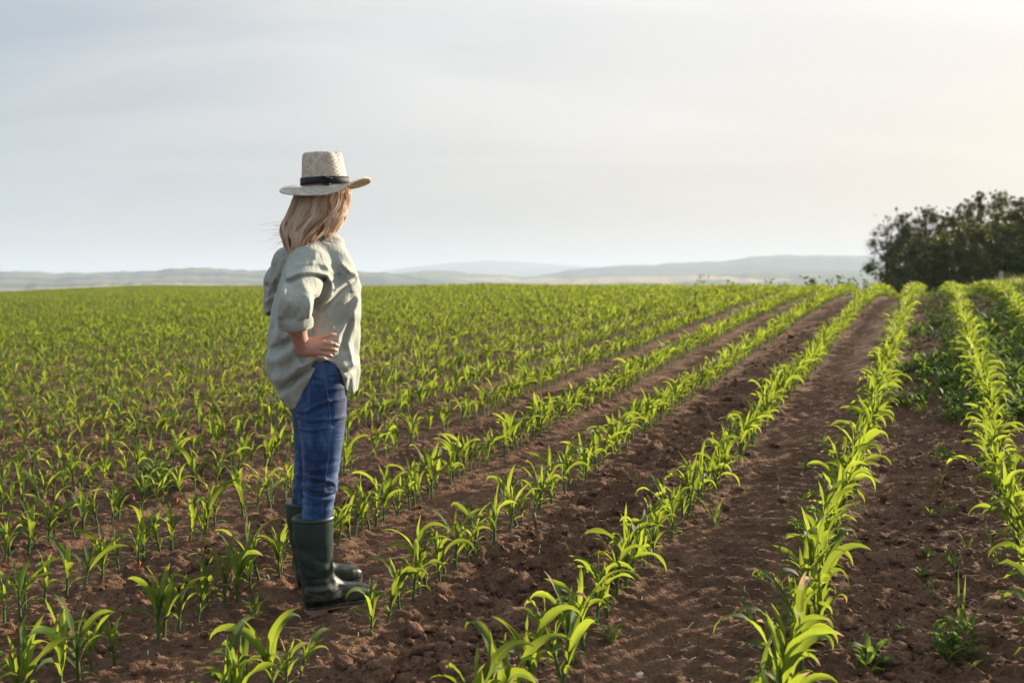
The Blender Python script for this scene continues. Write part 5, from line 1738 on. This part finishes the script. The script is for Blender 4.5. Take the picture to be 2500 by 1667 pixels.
# ------------------------------------------------------------------ grass verge right of the field
def tuft(seed, n_, h_, spread, w_=.006):
    r = np.random.default_rng(seed); V_, F_, U_, T_, D_ = [], [], [], [], []; nb = 0
    for i in range(n_):
        a_ = r.uniform(0, 6.28); q = leaf_np(h_ * r.uniform(.5, 1.1), w_, R(r.uniform(55, 88)), R(r.uniform(15, 75)), a_, (r.normal(0, spread), r.normal(0, spread), -.01), seg=3, across=1, seed=i, tint=r.random())
        V_.append(q[0]); F_.append(q[1] + nb); U_.append(q[2]); T_.append(q[3]); D_.append(q[4] * 0 + (.9 if r.random() < .12 else 0)); nb += len(q[0])
    return np.vstack(V_), np.vstack(F_), np.vstack(U_), np.concatenate(T_), np.concatenate(D_)


gp = [tuft(i, 13, .42, .07, .014) for i in range(6)]
n_ = 2300
y_ = rng.uniform(20, 50, n_); edge = 13.9 + .05 * (y_ - 26)
x_ = edge + rng.exponential(5.5, n_) - .3
k_ = (x_ < .62 * (y_ + 1.5)) & (y_ > 22); x_, y_, edge = x_[k_], y_[k_], edge[k_]
z_ = ground_macro(x_, y_)
me = scatter_mesh('verge_grass', gp, np.stack([x_, y_, z_], -1), rng.uniform(0, 6.28, len(x_)), rng.uniform(.6, 1.2, len(x_)) * np.interp(x_ - edge, [0, 2, 5], [.55, .9, 1.5]), rng.integers(0, 6, len(x_)), M_GRASS, .1)
tag(mk_obj('verge_grass', me), 'tall pale grass of the verge between the field and the wood', 'grass', kind='stuff')
# low green cover right where the rows end, on and past the crest
dv = px_dir(2443, 662)
ps_ = empty('post', (dv[0] * 46, 46, float(ground_macro(dv[0] * 46, 46))), (.03, .05, .3)); H_ = CAM_H + dv[2] * 46 - float(ground_macro(dv[0] * 46, 46))
m_pw, t, b = mat('weathered_wood'); b.inputs['Base Color'].default_value = (.34, .31, .27, 1); b.inputs['Roughness'].default_value = .9
V2, F2 = tube_np([(0, 0, -.3), (.01, 0, H_ * .5), (0, .01, H_ * .97), (0, .01, H_)], [.10, .095, .09, .06], 10)
mk_obj('stake', mk_mesh('stake', V2, F2, m_pw), ps_)
V2, F2 = tube_np([(.12, .0, -.1), (.07, 0, H_ * .45), (.02, .0, H_ * .78)], [.05, .045, .035], 8)
mk_obj('brace', mk_mesh('brace', V2, F2, m_pw), ps_)
tag(ps_, 'pale weathered wooden post in the grass in front of the wood', 'post')


# ------------------------------------------------------------------ weeds
def weed_arrays(seed, n_=16, L_=.06, W_=.022, h_=.05, seg=4, across=2, bushy=0.0):
    r = np.random.default_rng(seed); V_, F_, U_, T_, D_ = [], [], [], [], []; nb = 0
    for i in range(n_):
        a_ = i * 2.4 + r.uniform(-.4, .4); zb = h_ * (i / n_) * r.uniform(.6, 1.2)
        q = leaf_np(L_ * r.uniform(.6, 1.2), W_ * r.uniform(.7, 1.2), R(r.uniform(15, 70)), R(r.uniform(20, 80)), a_, (math.cos(a_) * .01 + r.normal(0, bushy), math.sin(a_) * .01 + r.normal(0, bushy), zb), seg=seg, across=across, curl=.4, wave=.12, seed=seed + i, twist=r.uniform(-.6, .6), tint=r.random())
        V_.append(q[0]); F_.append(q[1] + nb); U_.append(q[2]); T_.append(q[3]); D_.append(q[4] * 0); nb += len(q[0])
    return np.vstack(V_), np.vstack(F_), np.vstack(U_), np.concatenate(T_), np.concatenate(D_)


wp = [weed_arrays(600 + i, 22, .085, .030, .10, 3, 1, .03) for i in range(6)]
n_ = 4600
y_ = 6.3 * (26 / 6.3) ** rng.random(n_); q_ = rng.uniform(-.30, 3.4, n_); x_ = q_ + ROW_T * y_
dens = .5 + .9 * perlin(q_ * 1.1, y_ * .42, 303) + .45 * perlin(q_ * 3, y_ * 1.5, 304)
dens = dens * sstep(6.3, 8.3, y_ + q_ * .5) * (1 - .8 * sstep(10.5, 14.5, y_)) * (.6 + .4 * (q_ > .1)) + .12 * (q_ > 1.0)
k_ = (rng.random(n_) < dens * 1.6) & (x_ < .6 * (y_ + 1)) ; x_, y_, q_ = x_[k_], y_[k_], q_[k_]
z_ = ground_macro(x_, y_) + micro(x_, y_, False)
me = scatter_mesh('weeds', wp, np.stack([x_, y_, z_], -1), rng.uniform(0, 6.28, len(x_)), rng.uniform(.5, 1.35, len(x_)), rng.integers(0, 6, len(x_)), M_WEED, .1)
tag(mk_obj('weeds', me), 'dark green broadleaf weeds spreading between the rows at right', 'weeds', kind='stuff')

def single_weed(sx, sy, kind_, s_, lab, i_):
    x_, y_, z_ = ground_at(sx, sy)
    r = np.random.default_rng(i_)
    if kind_ == 'grass': A_ = tuft(700 + i_, 9, .14, .008, .007); mt = M_GRASS; nm = 'grass_weed'
    elif kind_ == 'bush': A_ = weed_arrays(720 + i_, 70, .07, .03, .13, 4, 2, .045); mt = M_WEED; nm = 'weed'
    else: A_ = weed_arrays(740 + i_, 13, .055, .022, .05); mt = M_WEED; nm = 'weed'
    o_ = mk_obj(nm, mk_mesh(nm, A_[0] * s_, A_[1], mt, uv=A_[2], attrs={'tint': A_[3], 'dry': A_[4]}), None, (x_, y_, z_))
    tag(o_, lab, 'weed', 'weeds between the maize rows')


WD = [(378, 1198, 'bush', 1.25, 'large dark bushy weed behind the plants at far left'), (2120, 1640, 'leafy', 1.5, 'dark bluish weed nearly touching the bottom edge, left of the dry-tipped maize'), (2330, 1610, 'bush', .85, 'dark bushy weed low between the two right-hand rows'),
      (2345, 1535, 'grass', 1.5, 'leaning grass weed above the dark bushy weed at lower right'), (1950, 1300, 'leafy', 1.3, 'upright leafy weed left of the dense row, beside the tyre prints'), (1855, 1420, 'leafy', .8, 'small bright weed low between the two dense rows'),
      (1870, 1580, 'grass', 1.0, 'narrow grass weed at the bottom between the dense rows'), (1490, 1570, 'leafy', 1.1, 'pale flowering weed right of the plants at bottom middle'), (620, 1510, 'leafy', 1.2, "flat weed lying left of the woman's near boot"),
      (1245, 1190, 'leafy', 1.2, 'weed in the wheel track in the middle distance'), (1145, 1250, 'leafy', .8, 'faint weed in the wheel track behind the white stone'), (1745, 1280, 'grass', 1.6, 'spreading grass weed right beside the middle dense row'),
      (1930, 1235, 'grass', .7, 'tiny grass sprout on the tyre prints'), (1905, 1185, 'grass', .8, 'sprout in the middle of the tyre prints'), (2010, 1100, 'leafy', 1.2, 'leafy weed left of the dense row where the print fades'), (1965, 1150, 'leafy', .9, 'low weed among the upper tyre prints'),
      (2290, 1190, 'grass', 1.1, 'grass weed upper centre of the gap at right'), (2300, 1120, 'leafy', 1.3, 'weed clump in the gap where the patch begins'), (2280, 1215, 'grass', .9, 'thin sprouts among straw in the right gap'), (2320, 1250, 'grass', .8, 'lone upright sprout right of the straw bits'),
      (2270, 1265, 'leafy', .8, 'bluish seedling in the middle of the right gap'), (2265, 1360, 'leafy', .7, 'small seedling below the bluish one in the right gap'), (2275, 1460, 'grass', 1.0, 'short grass sprout left of the big clod at right'), (2320, 1380, 'leafy', .9, 'seedling patch halfway down the right gap'),
      (2360, 1350, 'grass', .8, 'single blade sprout near the row at right'), (2440, 1380, 'grass', 1.5, 'grass weed at the foot of the rightmost row'), (2250, 1415, 'leafy', .7, 'yellowish seedling in the lower right gap'), (1900, 1445, 'grass', 1.2, 'grass weed against the dense row beside the tracks'),
      (1840, 1530, 'grass', 1.3, 'upright grass weed at lower left of the dense row'), (2250, 1010, 'leafy', 1.4, 'weed at the near edge of the dark weed patch'), (2200, 1545, 'leafy', .6, 'tiny seedling near the large clod at bottom right'), (1560, 1180, 'grass', .7, 'tiny sprout among the clods of the middle gap')]
for i_, w_ in enumerate(WD): single_weed(*w_, i_)

# ------------------------------------------------------------------ straw bits, stones, litter
n_ = 2600
t_ = 1.9 * (12 / 1.9) ** rng.random(n_); x_ = rng.uniform(-.56, .56, n_) * (t_ + .4)
qq = rowcoord(x_, t_); k_ = rng.random(n_) < np.where(qq > -1.3, 1.0, .35); x_, t_ = x_[k_], t_[k_]
z_ = ground_macro(x_, t_) + micro(x_, t_) + .004
n_ = len(x_); a_ = rng.uniform(0, 6.28, n_); l_ = rng.exponential(.010, n_) + .004; w_ = rng.uniform(.0008, .0022, n_); tl_ = rng.normal(0, .25, n_)
dx = np.stack([np.cos(a_), np.sin(a_), tl_], -1) * l_[:, None]; wx_ = np.stack([-np.sin(a_), np.cos(a_), 0 * a_], -1) * w_[:, None]
P_ = np.stack([x_, t_, z_], -1); up_ = np.array([0, 0, .0012])
V_ = np.stack([P_ - dx - wx_, P_ - dx + wx_, P_ - dx + up_, P_ + dx - wx_, P_ + dx + wx_, P_ + dx + up_], 1).reshape(-1, 3)
B_ = (np.arange(n_) * 6)[:, None]
F_ = np.vstack([B_ + np.array([0, 1, 4, 3]), B_ + np.array([1, 2, 5, 4]), B_ + np.array([2, 0, 3, 5])])
m_st, t, b = mat('straw_bits'); b.inputs['Base Color'].default_value = (.46, .38, .27, 1); b.inputs['Roughness'].default_value = .7
tag(mk_obj('straw_litter', mk_mesh('straw_litter', V_, F_, m_st, smooth=False)), 'pale bits of straw and dry roots scattered over the soil', 'straw', kind='stuff')

m_ws, t, b = mat('pale_stone'); g = nn(t, 'ShaderNodeTexCoord').outputs['Object']
ln(t, ramp(t, noise(t, g, 2.2, 5, .7), [(.40, (.10, .08, .07)), (.50, (.62, .60, .57)), (1, (.78, .77, .75))]), b.inputs['Base Color']); b.inputs['Roughness'].default_value = .6
for (sx, sy, s_, lab, i_) in ((1033, 1300, .020, "white stone on the wheel track right of the woman's boots", 1), (1250, 1600, .016, 'white stone beside the plants at the bottom middle', 2), (1560, 1655, .018, 'grey stone at the very bottom edge between rows', 3)):
    x_, y_, z_ = ground_at(sx, sy)
    A_ = clod_arrays(900 + i_, 3); o_ = mk_obj('stone', mk_mesh('stone', A_[0], A_[1], m_ws), None, (x_, y_, z_ + s_ * .5)); o_.scale = (s_, s_ * .8, s_); o_.rotation_euler = (.5, .3, 1 + i_)
    tag(o_, lab, 'stone')
m_rd, t, b = mat('red_plastic'); b.inputs['Base Color'].default_value = (.48, .03, .012, 1); b.inputs['Roughness'].default_value = .4
for (sx, sy, s_, lab) in ((428, 1234, .020, 'small bright red marker tag stuck in the soil at far left'), (336, 1392, .022, 'dark red marker tag beside a plant stem at lower left')):
    x_, y_, z_ = ground_at(sx, sy); mb = MB()
    V2, F2 = tube_np([(0, 0, -.01), (0.002, 0, s_), (.004, .001, s_ * 1.9)], [.0045, .0055, .004], 7); mb.add(V2, F2)
    o_ = mb.build('marker_tag', m_rd); o_.location = (x_, y_, z_); o_.rotation_euler = (.1, .15, .4); tag(o_, lab, 'marker tag')
# ------------------------------------------------------------------ haze over the valley
bm = bmesh.new(); bmesh.ops.create_cube(bm, size=1.0)
hz = bpy.data.meshes.new('haze'); bm.to_mesh(hz); bm.free()
haze = mk_obj('haze', hz)
haze.scale = (30000, 30000, 190 + 60)
haze.location = (0, 3000, (190 - 60) / 2)
m_hz = bpy.data.materials.new('haze'); m_hz.use_nodes = True
t = m_hz.node_tree; t.nodes.clear()
pv = nn(t, 'ShaderNodeVolumePrincipled')
pv.inputs['Color'].default_value = (.61, .735, .92, 1)
pv.inputs['Density'].default_value = 0.00019
pv.inputs['Anisotropy'].default_value = 0.1
o_ = nn(t, 'ShaderNodeOutputMaterial'); ln(t, pv.outputs[0], o_.inputs['Volume'])
hz.materials.append(m_hz)
tag(haze, kind='stuff', label='pale blue evening haze over the valley and the hills', cat='haze')
